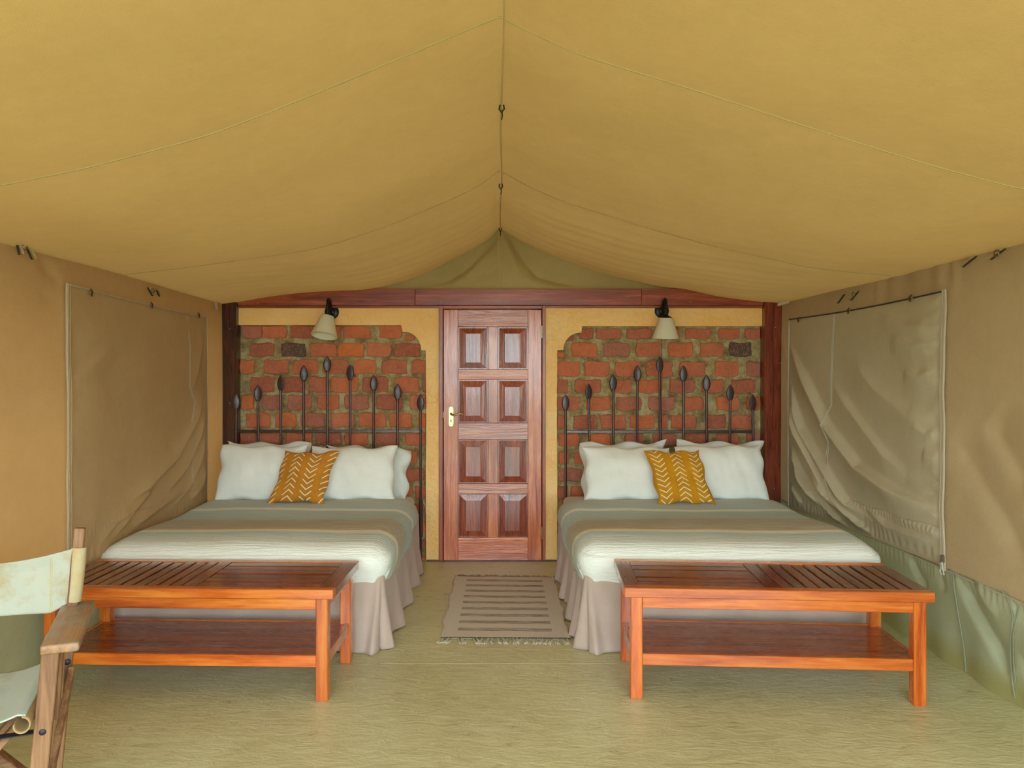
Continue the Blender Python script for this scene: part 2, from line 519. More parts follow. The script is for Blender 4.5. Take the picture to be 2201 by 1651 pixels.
# striped bedspread: woven bands across the bed at fixed distances from the wall
m, nt, b = newmat('striped_bedspread'); M['spread'] = m
mp = mapping(nt)
sx = nod(nt, 'ShaderNodeSeparateXYZ'); nt.links.new(mp.outputs[0], sx.inputs[0])
nw = noise_tex(nt, mp, 2.0, 2)
yv = mth(nt, 'ADD', sx.outputs['Y'], mth(nt, 'MULTIPLY', mth(nt, 'SUBTRACT', nw.outputs[0], 0.5), 0.03))
t = mth(nt, 'MULTIPLY', mth(nt, 'SUBTRACT', yv, 4.0), 0.5)      # Y 4..6 -> 0..1
Wt, BG, TP, CR = srgb(242, 246, 236), srgb(176, 204, 206), srgb(176, 164, 136), srgb(244, 236, 200)
P_ = lambda Y: (Y - 4.0) / 2
r = ramp(nt, t, [(P_(4.24), Wt), (P_(4.36), srgb(208, 220, 212)), (P_(4.49), BG), (P_(4.495), CR), (P_(4.56), CR), (P_(4.565), TP), (P_(4.84), TP), (P_(4.95), srgb(172, 178, 168)),
                 (P_(5.02), BG), (P_(5.29), BG), (P_(5.295), Wt), (P_(5.36), Wt), (P_(5.365), BG), (P_(5.60), srgb(186, 196, 190))])
mps = mapping(nt, (5, 60, 60)); ns = noise_tex(nt, mps, 1.0, 4, 0.7)
sr = ramp(nt, ns.outputs[0], [(0.35, (0, 0, 0, 1)), (0.65, (1, 1, 1, 1))])
msk = ramp(nt, t, [(P_(4.24), (0.03,) * 3 + (1,)), (P_(4.4), (0.5,) * 3 + (1,)), (1.0, (0.5,) * 3 + (1,))])
col = mixc(nt, mth(nt, 'MULTIPLY', sr.outputs[0], msk.outputs[0]), r.outputs[0], srgb(222, 224, 208))
nt.links.new(col, b.inputs['Base Color'])
b.inputs['Roughness'].default_value = 0.9; b.inputs['Sheen Weight'].default_value = 0.2
b.inputs['Specular IOR Level'].default_value = 0.2
mpg = mapping(nt, (90, 90, 90)); ng = noise_tex(nt, mpg, 1, 2)
b1 = bump(nt, None, sr.outputs[0], 0.6, 0.006)
bump(nt, b, ng.outputs[0], 0.12, 0.004, b1)

# mud-cloth cushion: chevron columns printed in the cloth
def mudcloth(name, base, cols, rows, half, slope):
    m, nt, b = newmat(name)
    tc = nod(nt, 'ShaderNodeTexCoord')
    sx = nod(nt, 'ShaderNodeSeparateXYZ'); nt.links.new(tc.outputs['UV'], sx.inputs[0])
    U, V = sx.outputs['X'], sx.outputs['Y']
    tot = None
    for uc, sg in cols:
        d = mth(nt, 'ABSOLUTE', mth(nt, 'SUBTRACT', U, uc))
        ph = mth(nt, 'FRACT', mth(nt, 'ADD', mth(nt, 'MULTIPLY', mth(nt, 'ADD', V, mth(nt, 'MULTIPLY', d, -sg * slope)), rows), 5.3))
        line = mth(nt, 'LESS_THAN', ph, 0.20)
        on = mth(nt, 'LESS_THAN', d, half)
        c = mth(nt, 'MULTIPLY', line, on)
        tot = c if tot is None else mth(nt, 'MAXIMUM', tot, c)
    mp = mapping(nt)
    n = noise_tex(nt, mp, 12, 5, 0.6)
    bc = ramp(nt, n.outputs[0], [(0.3, tuple(x * 0.78 for x in base[:3]) + (1,)), (0.7, base)]).outputs[0]
    nt.links.new(mixc(nt, tot, bc, srgb(236, 226, 196)), b.inputs['Base Color'])
    mpw = mapping(nt, (160, 160, 160)); nw = noise_tex(nt, mpw, 1, 2)
    bump(nt, b, nw.outputs[0], 0.35, 0.003)
    b.inputs['Roughness'].default_value = 0.9
    b.inputs['Specular IOR Level'].default_value = 0.15
    return m
M['mud_l'] = mudcloth('ochre_mudcloth_left', srgb(204, 136, 44), [(0.0, 1), (0.335, -1), (0.655, 1), (1.0, -1)], 9.0, 0.105, 0.85)
M['mud_r'] = mudcloth('ochre_mudcloth_right', srgb(212, 148, 30), [(0.15, 1), (0.50, -1), (0.84, 1)], 10.5, 0.105, 0.75)

# rug
m, nt, b = newmat('woven_rug'); M['rug'] = m
tc = nod(nt, 'ShaderNodeTexCoord'); sx = nod(nt, 'ShaderNodeSeparateXYZ'); nt.links.new(tc.outputs['UV'], sx.inputs[0])
mp = mapping(nt, (10, 260, 10)); n1 = noise_tex(nt, mp, 1.0, 4, 0.7)
mpx = mapping(nt, (240, 240, 240)); n2 = noise_tex(nt, mpx, 1.0, 2)
base = mixc(nt, n2.outputs[0], srgb(192, 182, 168), srgb(238, 230, 216))
v9 = mth(nt, 'FRACT', mth(nt, 'MULTIPLY', mth(nt, 'SUBTRACT', sx.outputs['Y'], 0.045), 9.9))
inb = mth(nt, 'MULTIPLY', mth(nt, 'GREATER_THAN', sx.outputs['Y'], 0.045), mth(nt, 'LESS_THAN', sx.outputs['Y'], 0.954))
inx = mth(nt, 'MULTIPLY', mth(nt, 'GREATER_THAN', sx.outputs['X'], 0.125), mth(nt, 'LESS_THAN', sx.outputs['X'], 0.872))
band = mth(nt, 'MULTIPLY', mth(nt, 'GREATER_THAN', v9, 0.42), mth(nt, 'LESS_THAN', v9, 0.82))
ln = ramp(nt, n1.outputs[0], [(0.42, (0.1, 0.1, 0.1, 1)), (0.52, (1, 1, 1, 1))])
sub3 = mth(nt, 'LESS_THAN', mth(nt, 'FRACT', mth(nt, 'MULTIPLY', mth(nt, 'SUBTRACT', v9, 0.42), 7.5)), 0.55)
fac = mth(nt, 'MULTIPLY', mth(nt, 'MULTIPLY', inb, inx), mth(nt, 'MULTIPLY', band, mth(nt, 'MULTIPLY', mth(nt, 'MAXIMUM', mth(nt, 'MULTIPLY', sub3, 0.9), 0.25), ln.outputs[0])))
nt.links.new(mixc(nt, fac, base, srgb(84, 58, 50)), b.inputs['Base Color'])
b.inputs['Roughness'].default_value = 0.95; b.inputs['Specular IOR Level'].default_value = 0.1
bump(nt, b, n2.outputs[0], 0.5, 0.004)
M['rugedge'] = plain('rug_dark_binding', srgb(70, 58, 46), 0.9)
M['fringe'] = plain('rug_fringe', srgb(200, 192, 168), 0.95, nscale=200)

def chair_canvas(name, ca, stainc):
    m, nt, b = newmat(name)
    mp = mapping(nt); n = noise_tex(nt, mp, 5, 6, 0.65); n2 = noise_tex(nt, mp, 60, 3)
    col = ramp(nt, n.outputs[0], [(0.36, stainc), (0.50, ca)]).outputs[0]
    nt.links.new(col, b.inputs['Base Color'])
    b.inputs['Roughness'].default_value = 0.9
    bump(nt, b, n2.outputs[0], 0.25, 0.003)
    return m
M['chaircloth'] = chair_canvas('faded_chair_canvas', srgb(182, 184, 168), srgb(172, 152, 112))
M['sleevecloth'] = chair_canvas('stained_sleeve_canvas', srgb(186, 164, 118), srgb(190, 180, 150))
M['seatcloth'] = chair_canvas('faded_seat_canvas', srgb(186, 198, 186), srgb(168, 172, 152))
M['seatedge'] = chair_canvas('worn_seat_edge', srgb(170, 142, 98), srgb(132, 102, 66))
M['strapiron'] = plain('dark_flat_iron', srgb(58, 50, 56), 0.5, 0.6, nscale=60)

# ------------------------------------------------------------------ floor and ground
fl = box('floor', (-2.75, -1.6, -0.12), (2.75, 6.9, 0.0), M['floor']); tag(fl, 'trowelled olive cement floor', None, kind='structure')
gr = box('ground', (-60, -60, -0.5), (60, 60, -0.125), M['ground']); tag(gr, kind='structure')

M['jointline'] = plain('pale_joint_line', srgb(214, 206, 160), 0.6)
box('joint_line', (-0.62, 4.055, 0.0), (0.62, 4.058, 0.0008), M['jointline'], fl)
# ------------------------------------------------------------------ roof canvas
_fx = np.array([-2.75, -2.2, -1.677, -1.364, -.973, -.582, -.25, 0, .25, .67, 1.06, 1.452, 1.766, 2.35, 2.75])
_fz = np.array([2.02, 2.105, 2.145, 2.212, 2.319, 2.475, 2.61, 2.718, 2.60, 2.47, 2.34, 2.22, 2.135, 2.10, 2.03])
_bx = np.array([-2.75, -2.25, -2.125, -1.874, -1.643, -1.37, -1.11, -.94, -.737, -.597, -.36, -.2, -.06, 0.022, .12, .28, .387, .657, .87, 1.247, 1.494, 1.785, 1.977, 2.15, 2.30, 2.75])
_bz = np.array([2.0, 2.09, 2.106, 2.150, 2.185, 2.205, 2.217, 2.250, 2.308, 2.365, 2.480, 2.555, 2.640, 2.718, 2.645, 2.570, 2.516, 2.428, 2.352, 2.258, 2.220, 2.156, 2.129, 2.11, 2.10, 2.02])
def roof_base(x, Y):
    k = sstep(2.4, 6.3, Y)
    a = np.interp(x, _fx, _fz); b_ = np.interp(x, _bx, _bz)
    return a * (1 - k) + b_ * k
def smooth_x(Z, it, keep_mid):
    for _ in range(it):
        S = Z.copy()
        S[1:-1] = (Z[:-2] + 2 * Z[1:-1] + Z[2:]) / 4
        S[keep_mid] = Z[keep_mid]; S[0] = Z[0]; S[-1] = Z[-1]
        Z = S
    return Z
NX, NY = 281, 330
xs = np.linspace(-2.75, 2.75, NX)
ys = np.concatenate([np.linspace(-0.7, 6.285, NY), np.linspace(6.30, 6.75, 8)])
X, Y = np.meshgrid(xs, ys, indexing='ij')
Z = roof_base(X, np.minimum(Y, 6.3))
mid = int(np.argmin(abs(xs)))
Z[mid] = 2.718
Z = smooth_x(Z, 14, mid)
xm = 0.014
ax_ = abs(X - xm)
# fine tension folds that leave the ridge near the back, running down the slope
wr = sstep(3.4, 5.6, Y) * sstep(0.02, 0.25, ax_) * (1 - sstep(1.5, 2.2, ax_))
fold = np.sin((Y + 0.16 * ax_ ** 1.4) * 30 + 1.5 * wnoise(X, Y, 1.2, 1)) * 0.0035 + np.sin((Y + 0.2 * ax_) * 13 + 2) * 0.005
Z = Z + fold * wr * np.where(X > 0, 1.2, 0.8)
Z = Z - 0.022 * np.sin(PI * np.clip(ax_ / 2.2, 0, 1)) * np.sin(PI * np.clip(((Y - 2.6) % 1.93) / 1.93, 0, 1))
Z = Z + wnoise(X, Y, 2.2, 2) * 0.006
Z = np.where(Y > 6.295, np.maximum(Z, 2.232 + 0.0 * X), Z)
roof_o = grid_mesh('ceiling', np.stack([X, Y, Z], -1), M['roof'])
tag(roof_o, 'sagging tan canvas tent roof with central ridge', kind='structure')
ROOFZ = Z.copy()
def roofz(x, y):
    i = np.clip(np.searchsorted(xs, x) - 1, 0, NX - 2); j = np.clip(np.searchsorted(ys, y) - 1, 0, len(ys) - 2)
    fx = (x - xs[i]) / (xs[i + 1] - xs[i]); fy = (y - ys[j]) / (ys[j + 1] - ys[j])
    return (ROOFZ[i, j] * (1 - fx) * (1 - fy) + ROOFZ[i + 1, j] * fx * (1 - fy) + ROOFZ[i, j + 1] * (1 - fx) * fy + ROOFZ[i + 1, j + 1] * fx * fy)

def strip_along(name, pts, half, mat, parent, up=(0, 0, -1), lift=0.002, round_=True):
    """a narrow seam tape following points on the roof, hanging a little below it"""
    bm = bmesh.new()
    rows = []
    for i, p in enumerate(pts):
        p = Vector(p); a = Vector(pts[max(i - 1, 0)]); b_ = Vector(pts[min(i + 1, len(pts) - 1)])
        t = (b_ - a).normalized(); u = Vector(up); s = t.cross(u).normalized()
        rows.append([bm.verts.new(p - s * half), bm.verts.new(p - s * half * 0.6 + u * lift), bm.verts.new(p + s * half * 0.6 + u * lift), bm.verts.new(p + s * half)])
    for i in range(len(rows) - 1):
        for k in range(3): bm.faces.new((rows[i][k], rows[i][k + 1], rows[i + 1][k + 1], rows[i + 1][k]))
    return from_bm(name, bm, mat, parent, True)

for Ys in (2.60, 4.53):
    for sd_ in (-1, 1):
        for off, mt_, hw, lf in ((0.0, 'rooftape', 0.010, 0.0012), (-0.006, 'thread', 0.0015, 0.0022), (0.006, 'thread', 0.0015, 0.0022)):
            pts = [(sd_ * x + xm, Ys + off, roofz(sd_ * x + xm, Ys + off)) for x in np.linspace(0.004, 2.3, 130)]
            o = strip_along('seam' if mt_ == 'rooftape' else 'stitch_line', pts, hw, M[mt_], roof_o, lift=lf)
pts = [(xm + 0.004 * math.sin(y * 3), y, roofz(xm, y)) for y in np.linspace(0.2, 6.27, 200)]
strip_along('ridge_seam', pts, 0.0035, M['rooftape'], roof_o, lift=0.003)
for yk in (3.38, 4.78, 6.22):
    zz = float(roofz(xm, yk)) - 0.012
    tube('ridge_loop', [(xm - 0.008, yk, zz), (xm - 0.012, yk, zz - 0.018), (xm - 0.002, yk, zz - 0.034), (xm + 0.010, yk, zz - 0.018), (xm + 0.007, yk, zz)], 0.004, M['strap'], roof_o, 6)
    tube('cord', [(xm, yk, zz - 0.02), (xm + 0.002, yk - 0.004, zz - 0.05), (xm - 0.002, yk, zz - 0.066)], 0.003, M['strap'], roof_o, 6)

# ------------------------------------------------------------------ side walls
def xr(Yv, z):            # right canvas wall, before folds
    return 2.335 - 0.045 * sstep(4.5, 6.35, Yv) + 0.035 * (1 - sstep(0.0, 0.55, z)) - 0.012 * np.sin(PI * np.clip(z / 2.1, 0, 1))
def xl(Yv, z):
    return -(2.205 + 0.035 * sstep(4.0, 6.3, Yv) + 0.04 * (1 - sstep(0.0, 0.55, z)) - 0.010 * np.sin(PI * np.clip(z / 2.1, 0, 1)))

def rpx(px, py, Xw=2.30):   # photo pixel on the right wall -> (Y, z)
    Yv = FPX * Xw / (px - CX); return (Yv, CAM_H - (py - CY) * Yv / FPX)
def lpx(px, py, Xw=-2.20):
    Yv = FPX * Xw / (px - CX); return (Yv, CAM_H - (py - CY) * Yv / FPX)
def zr(pts):               # points read in the zoomed view of the right wall
    return [rpx(1640 + a / 2.847, 520 + b_ / 2.847) for a, b_ in pts]
def zq(pts):               # lower right view
    return [rpx(1700 + a / 2.537, 1000 + b_ / 2.537) for a, b_ in pts]
def zl(pts):
    return [lpx(a / 2.358, 500 + b_ / 2.358) for a, b_ in pts]

def top_z(side, Yv):
    return np.array([[float(roofz(side_x, y_)) + 0.012 for side_x, y_ in zip(sx_, yy_)] for sx_, yy_ in zip(side, Yv)])

def side_wall(name, side, z_lo, z_hi, y0, y1, ny, nz, mat, extra=None, parent=None, inset=0.0):
    yv = np.linspace(y0, y1, ny)
    Yg = np.repeat(yv[:, None], nz, 1)
    if z_hi is None:
        xt = xr(yv, 2.1 + 0 * yv) if side > 0 else xl(yv, 2.1 + 0 * yv)
        zt = np.array([float(roofz(a, min(b_, 6.27))) for a, b_ in zip(xt, yv)]) + 0.015
    else: zt = np.full(ny, z_hi)
    T = np.linspace(0, 1, nz)[None, :]
    Zg = z_lo + T * (zt[:, None] - z_lo)
    Xg = xr(Yg, Zg) if side > 0 else xl(Yg, Zg)
    Xg = Xg - side * inset
    if extra is not None: Xg = Xg - side * extra(Yg, Zg)
    return grid_mesh(name, np.stack([Xg, Yg, Zg], -1), mat, parent)

def right_folds(Yg, Zg):
    d = wnoise(Yg, Zg, 2.0, 3) * 0.006
    d = d + crease(Yg, Zg, zr([(1110, 1180), (1250, 1400), (1400, 1650)]) + [rpx(2201, 1230)], -0.03, 0.07, 0.16)
    d = d + crease(Yg, Zg, zr([(1330, 1080), (1450, 1300), (1590, 1540)]), -0.03, 0.06, 0.15)
    d = d + crease(Yg, Zg, zr([(120, 560), (190, 850), (205, 1300)]), 0.012, 0.02, 0.06)
    # gathers under the eave
    g = sstep(1.85, 2.08, Zg) * np.sin(Yg * 38 + 3 * np.sin(Yg * 5)) * 0.005 * sstep(3.8, 4.0, Yg) * (1 - sstep(4.7, 4.9, Yg))
    return d + g
def left_folds(Yg, Zg):
    d = wnoise(Yg, Zg, 1.8, 1) * 0.005
    d = d + crease(Yg, Zg, zl([(200, 110), (250, 190), (325, 255)]), -0.015, 0.02, 0.06)
    d = d + crease(Yg, Zg, zl([(200, 290), (325, 390)]), -0.008, 0.03, 0.06)
    return d
wr_ = side_wall('wall_right', 1, 0.50, None, -0.6, 6.5, 420, 110, M['wall_r'], right_folds)
tag(wr_, 'tan canvas tent wall on the right with sagging folds', kind='structure')
wl_ = side_wall('wall_left', -1, 0.50, None, -0.6, 6.5, 360, 100, M['wall_l'], left_folds)
tag(wl_, 'warm tan canvas tent wall on the left', kind='structure')

def mud_folds(Yg, Zg):
    low = 1 - sstep(0.05, 0.5, Zg)
    d = wnoise(Yg, Zg * 0.3, 5.0, 4) * 0.010 + np.sin(Yg * 11 + 2 * np.sin(Yg * 3.1)) * 0.010 * low
    for pl, am, wa, wb_ in (([(890, 600), (930, 740), (1040, 960), (1110, 1160)], -0.045, 0.02, 0.09),
                            ([(615, 490), (650, 600), (700, 690)], -0.03, 0.015, 0.05),
                            ([(770, 540), (800, 700)], -0.015, 0.02, 0.04),
                            ([(980, 600), (1040, 760), (1100, 820)], 0.015, 0.03, 0.05),
                            ([(1150, 680), (1200, 800), (1271, 900)], -0.03, 0.03, 0.08),
                            ([(1170, 1020), (1220, 1180), (1260, 1340)], -0.02, 0.03, 0.05)):
        d = d + crease(Yg, Zg, zq(pl), am, wa, wb_)
    d = d - 0.05 * (1 - sstep(0.0, 0.05, Zg)) * 0 
    puck = (sstep(0.40, 0.49, Zg)) * np.sin(Yg * 150 + 4 * np.sin(Yg * 9)) * 0.0022
    return d + puck
ms_ = side_wall('mud_flap', 1, -0.004, 0.515, -0.6, 6.4, 760, 60, M['skirt_r'], mud_folds, wr_, inset=0.004)
ms_['label'] = 'grey-green canvas mud flap along the floor'
ml_ = side_wall('mud_flap', -1, -0.004, 0.515, -0.6, 6.4, 400, 40, M['skirt_r'],
                lambda a, b_: wnoise(a, b_ * 0.4, 5, 2) * 0.010, wl_, inset=0.004)
ml_['label'] = 'grey-green canvas mud flap along the floor'

# rope-like hem between the wall and the mud flap, plus vertical seams of the flap
def wall_line(name, side, pts, r, mat, parent, off=0.012, fold=None, n=6):
    P = []
    for (yv, zv) in pts:
        f = 0
        if fold is not None: f = float(fold(np.array([[yv]]), np.array([[zv]]))[0, 0])
        xx = (float(xr(yv, zv)) - f - off) if side > 0 else (float(xl(yv, zv)) + f + off)
        P.append((xx, yv, zv))
    return tube(name, P, r, mat, parent, n)
wall_line('hem', 1, [(y_, 0.505) for y_ in np.linspace(0.5, 6.2, 120)], 0.004, M['flap_r'], wr_, 0.010, right_folds)
for y_, zz in ((3.94, (0.52, 0.0)),):
    wall_line('seam', 1, [(y_ - 0.02 * t_, 0.50 - 0.49 * t_) for t_ in np.linspace(0, 1, 20)], 0.005, M['seamtape'], wr_, 0.010, mud_folds)
wall_line('seam', 1, [(a, b_) for a, b_ in zq([(1130, 680), (1160, 760), (1175, 830), (1145, 950), (1120, 1080), (1130, 1200), (1140, 1270)])], 0.005, M['seamtape'], wr_, 0.010, mud_folds)
wall_line('seam', 1, [(a, b_) for a, b_ in zq([(1150, 690), (1185, 770), (1190, 830), (1165, 930), (1140, 1060), (1145, 1180)])], 0.0035, M['seamtape'], wr_, 0.010, mud_folds)

# ------------------------------------------------------------------ zipped window flaps
def flap(name, side, y0, y1, z0, z1, ny, nz, mat, folds, corner_cut):
    root = empty(name); tag(root, kind='structure')
    yv = np.linspace(y0, y1, ny); tv = np.linspace(0, 1, nz)
    Yg = np.repeat(yv[:, None], nz, 1)
    u = (Yg - y0) / (y1 - y0)
    zt = z1(u) if callable(z1) else z1
    zb = z0(u) if callable(z0) else z0
    Zg = zb + tv[None, :] * (zt - zb)
    base = xr(Yg, Zg) if side > 0 else xl(Yg, Zg)
    edge = np.minimum(np.minimum(u, 1 - u) * (y1 - y0), np.minimum(Zg - zb, zt - Zg))
    belly = sstep(0, 0.25, edge) * 0.012
    Xg = base - side * (0.016 + belly + folds(Yg, Zg) * sstep(0, 0.06, edge))
    o = grid_mesh('window_flap', np.stack([Xg, Yg, Zg], -1), mat, root)
    return root, o, (Yg, Zg, Xg)

def rflap_folds(Yg, Zg):
    d = wnoise(Yg, Zg, 2.4, 5) * 0.006
    L = [([(190, 630), (300, 830), (440, 1130), (620, 1380), (850, 1540), (1090, 1651)], 0.045, 0.02, 0.10),
         ([(200, 870), (290, 1150), (430, 1400), (540, 1600), (640, 1680)], 0.045, 0.015, 0.08),
         ([(200, 980), (330, 1290), (450, 1560), (500, 1650)], 0.035, 0.012, 0.06),
         ([(205, 1250), (290, 1450), (390, 1620)], 0.03, 0.012, 0.06),
         ([(440, 860), (600, 1080), (760, 1300), (900, 1430)], 0.022, 0.03, 0.12),
         ([(560, 720), (700, 900), (900, 1060), (1060, 1080)], 0.018, 0.05, 0.14),
         ([(700, 440), (880, 520), (1060, 520)], 0.014, 0.03, 0.08),
         ([(780, 590), (930, 640), (1060, 610)], 0.014, 0.03, 0.08),
         ([(860, 790), (960, 830), (1060, 780)], 0.014, 0.03, 0.07),
         ([(930, 1110), (1010, 1180), (1075, 1170)], 0.010, 0.02, 0.05),
         ([(980, 1290), (1040, 1330), (1080, 1320)], 0.010, 0.02, 0.05)]
    for pl, am, wa, wb_ in L: d = d + crease(Yg, Zg, zr(pl), am * 1.35, wb_, wa)
    LQ = [([(30, 110), (90, 220)], 0.02, 0.012, 0.05), ([(60, 0), (180, 180), (300, 330), (360, 380)], 0.035, 0.012, 0.05),
          ([(120, 0), (240, 150), (330, 260), (470, 420)], 0.035, 0.012, 0.05), ([(420, 230), (520, 330), (620, 370), (760, 410)], 0.02, 0.02, 0.06),
          ([(560, 280), (700, 330), (830, 390)], 0.012, 0.02, 0.05)]
    for pl, am, wa, wb_ in LQ: d = d + crease(Yg, Zg, zq(pl), am, wb_, wa)
    bot = 0.50
    pk = np.sin(Yg * 95 + 3 * np.sin(Yg * 8) + Zg * 20) * 0.004 * (1 - sstep(0.02, 0.14, Zg - bot))
    pk = pk + np.sin(Yg * 170 + 2 * np.sin(Yg * 11)) * 0.0018 * np.exp(-((Zg - bot - 0.19) / 0.025) ** 2)
    # puckers along the zip
    pk = pk + np.sin(Zg * 62 + 3 * np.sin(Zg * 7)) * 0.0055 * (1 - sstep(0.02, 0.16, Yg - 4.03))
    return d + pk
w2, w2f, _g2 = flap('window_2', 1, 4.04, 6.05, lambda u: 0.525 - 0.045 * u, lambda u: 1.955 - 0.012 * np.sin(PI * u), 330, 210, M['flap_r'], rflap_folds, None)
tag(w2, 'zipped-down grey-green window flap on the right tent wall')
def lflap_folds(Yg, Zg):
    d = wnoise(Yg, Zg, 2.2, 6) * 0.005
    L = [([(350, 640), (420, 560), (520, 470), (620, 420)], 0.006, 0.05, 0.10), ([(345, 760), (430, 690), (560, 560)], 0.010, 0.04, 0.09),
         ([(345, 980), (420, 900), (540, 820)], 0.006, 0.05, 0.09), ([(345, 1320), (440, 1260), (560, 1150)], 0.005, 0.06, 0.10),
         ([(1050, 760), (980, 960), (870, 1150), (720, 1290), (600, 1380)], 0.030, 0.02, 0.07),
         ([(1055, 850), (1000, 1040), (930, 1190), (820, 1320)], 0.028, 0.02, 0.06),
         ([(1050, 1000), (1010, 1150), (950, 1280), (860, 1400)], 0.024, 0.02, 0.05),
         ([(1055, 1180), (1020, 1280), (960, 1360)], 0.020, 0.02, 0.05),
         ([(920, 1300), (780, 1400), (650, 1500)], 0.022, 0.02, 0.06), ([(760, 1280), (640, 1420), (560, 1540)], 0.022, 0.02, 0.06),
         ([(640, 1400), (560, 1470), (480, 1580)], 0.012, 0.02, 0.05), ([(1040, 500), (1000, 700), (960, 820)], 0.012, 0.03, 0.06),
         ([(1000, 450), (880, 520)], 0.006, 0.03, 0.06)]
    for pl, am, wa, wb_ in L: d = d + crease(Yg, Zg, zl(pl), am, wa, wb_)
    pk = np.sin(Yg * 95 + 3 * np.sin(Yg * 8)) * 0.003 * (1 - sstep(0.02, 0.14, Zg - 0.5))
    pk = pk + np.sin(Zg * 50 + 3 * np.sin(Zg * 9)) * 0.0028 * (1 - sstep(0.02, 0.14, Yg - 3.93))
    pk = pk + np.sin(Yg * 170) * 0.0015 * np.exp(-((Zg - 0.69) / 0.02) ** 2)
    return d + pk
w1, w1f, _g1 = flap('window_1', -1, 3.94, 5.87, 0.50, lambda u: 1.978 - 0.02 * u - 0.01 * np.sin(PI * u), 280, 190, M['flap_l'], lflap_folds, None)
tag(w1, 'zipped-down tan window flap on the left tent wall')

def grid_at(g, y_, z_):
    Yg, Zg, Xg = g
    i = int(np.argmin(abs(Yg[:, 0] - y_))); j = int(np.argmin(abs(Zg[i] - z_)))
    return Xg[i, j]
def edge_line(name, side, g, pts, r, mat, parent, off=0.004, n=6):
    P = [(grid_at(g, a, b_) - side * off, a, b_) for a, b_ in pts]
    return tube(name, P, r, mat, parent, n)
def zwob(t_, a=0.006): return a * math.sin(t_ * 14) + a * 0.6 * math.sin(t_ * 31 + 1)
T30 = np.linspace(0, 1, 60)
# right flap: zip on its near edge, thin cord on far edge, rope along top and bottom
for dy, mt_, r_ in ((-0.022, 'zip', 0.007), (-0.008, 'zip', 0.005), (0.006, 'zip_white', 0.003)):
    P = [(float(xr(4.03, z_)) - 0.018 - 0.004 * math.sin(z_ * 9), 4.03 + dy + zwob(t_, 0.004), z_) for t_ in T30 for z_ in [0.50 + 1.46 * t_]]
    tube('zipper', P, r_, M[mt_], w2, 6)
edge_line('piping', 1, _g2, [(6.045 + zwob(t_, 0.003) * 0.5, 0.49 + 1.45 * t_) for t_ in T30], 0.0035, M['zip_white'], w2)
edge_line('hem', 1, _g2, [(4.04 + 2.0 * t_, 1.95 - 0.012 * math.sin(PI * t_)) for t_ in T30], 0.0045, M['strap'], w2, 0.006)
edge_line('hem', 1, _g2, [(4.04 + 2.0 * t_, 0.528 - 0.045 * t_) for t_ in T30], 0.0045, M['flap_r'], w2, 0.004)
for dy in (-0.008, 0.008):
    edge_line('stitch_line', 1, _g2, [(y_ + dy, z_) for y_, z_ in [rpx(1640 + a / 2.847, 520 + b_ / 2.847) for a, b_ in
              [(441, 440), (441, 600), (441, 850), (445, 1000), (430, 1120), (452, 1230), (422, 1360), (450, 1450), (455, 1540)]]], 0.0018, M['zip_white'], w2, 0.003)
edge_line('stitch_line', 1, _g2, [(4.06 + 1.97 * t_, 0.715 - 0.03 * t_ + 0.006 * math.sin(t_ * 30)) for t_ in T30], 0.0022, M['zip'], w2, 0.002)
# zip pull
zp = box('zip_slider', (2.285, 3.985, 0.545), (2.300, 4.005, 0.585), M['steel'], w2, 0.003)
tube('zip_pull', [(2.288, 3.99, 0.55), (2.283, 3.975, 0.52), (2.286, 3.97, 0.49), (2.286, 3.99, 0.485), (2.286, 4.005, 0.50), (2.288, 3.995, 0.545)], 0.004, M['zip_white'], w2, 6)
# left flap
for dy, mt_, r_ in ((-0.022, 'zip', 0.006), (-0.006, 'zip', 0.004), (0.010, 'flap_l', 0.004)):
    P = [(float(xl(3.93, z_)) + 0.018, 3.93 + dy + zwob(t_, 0.003), z_) for t_ in T30 for z_ in [0.50 + 1.48 * t_]]
    tube('zipper', P, r_, M[mt_], w1, 6)
edge_line('piping', -1, _g1, [(5.865, 0.52 + 1.43 * t_) for t_ in T30], 0.0035, M['zip'], w1)
edge_line('hem', -1, _g1, [(3.94 + 1.92 * t_, 1.974 - 0.02 * t_ - 0.01 * math.sin(PI * t_)) for t_ in T30], 0.005, M['zip'], w1, 0.006)
edge_line('hem', -1, _g1, [(3.94 + 1.92 * t_, 0.505) for t_ in T30], 0.004, M['flap_l'], w1, 0.004)
for dy in (-0.008, 0.008):
    edge_line('stitch_line', -1, _g1, [(y_ + dy, z_) for y_, z_ in zl([(955, 415), (960, 600), (955, 780), (980, 860), (955, 960), (975, 1060), (950, 1160), (958, 1270)])], 0.0018, M['zip'], w1, 0.003)
edge_line('stitch_line', -1, _g1, [(3.96 + 1.88 * t_, 0.69 + 0.006 * math.sin(t_ * 20)) for t_ in T30], 0.002, M['zip'], w1, 0.002)

def toggle(side, g, y_, z_, root):
    x_ = grid_at(g, y_, z_) - side * 0.012
    bm = bmesh.new()
    ring = [(x_ - side * 0.004, y_ + 0.016 * math.cos(a), z_ + 0.012 * math.sin(a)) for a in np.linspace(0, 2 * PI, 13)]
    add_tube(bm, ring, 0.0035, 6, False)
    o = auto_smooth(from_bm('toggle', bm, M['ring'], root))
    tube('toggle_loop', [(x_, y_, z_ + 0.018), (x_ - side * 0.010, y_, z_ + 0.004), (x_ - side * 0.004, y_ + 0.004, z_ - 0.020)], 0.0045, M['strap'], o, 6)
for px, py in ((1727, 687), (1827, 668), (1957, 636)):
    y_, z_ = rpx(px, py); toggle(1, _g2, y_, min(z_, 1.945), w2)
for px, py in ((185, 620), (320, 649), (427, 673)):
    y_, z_ = lpx(px, py); toggle(-1, _g1, y_, min(z_, 1.955), w1)

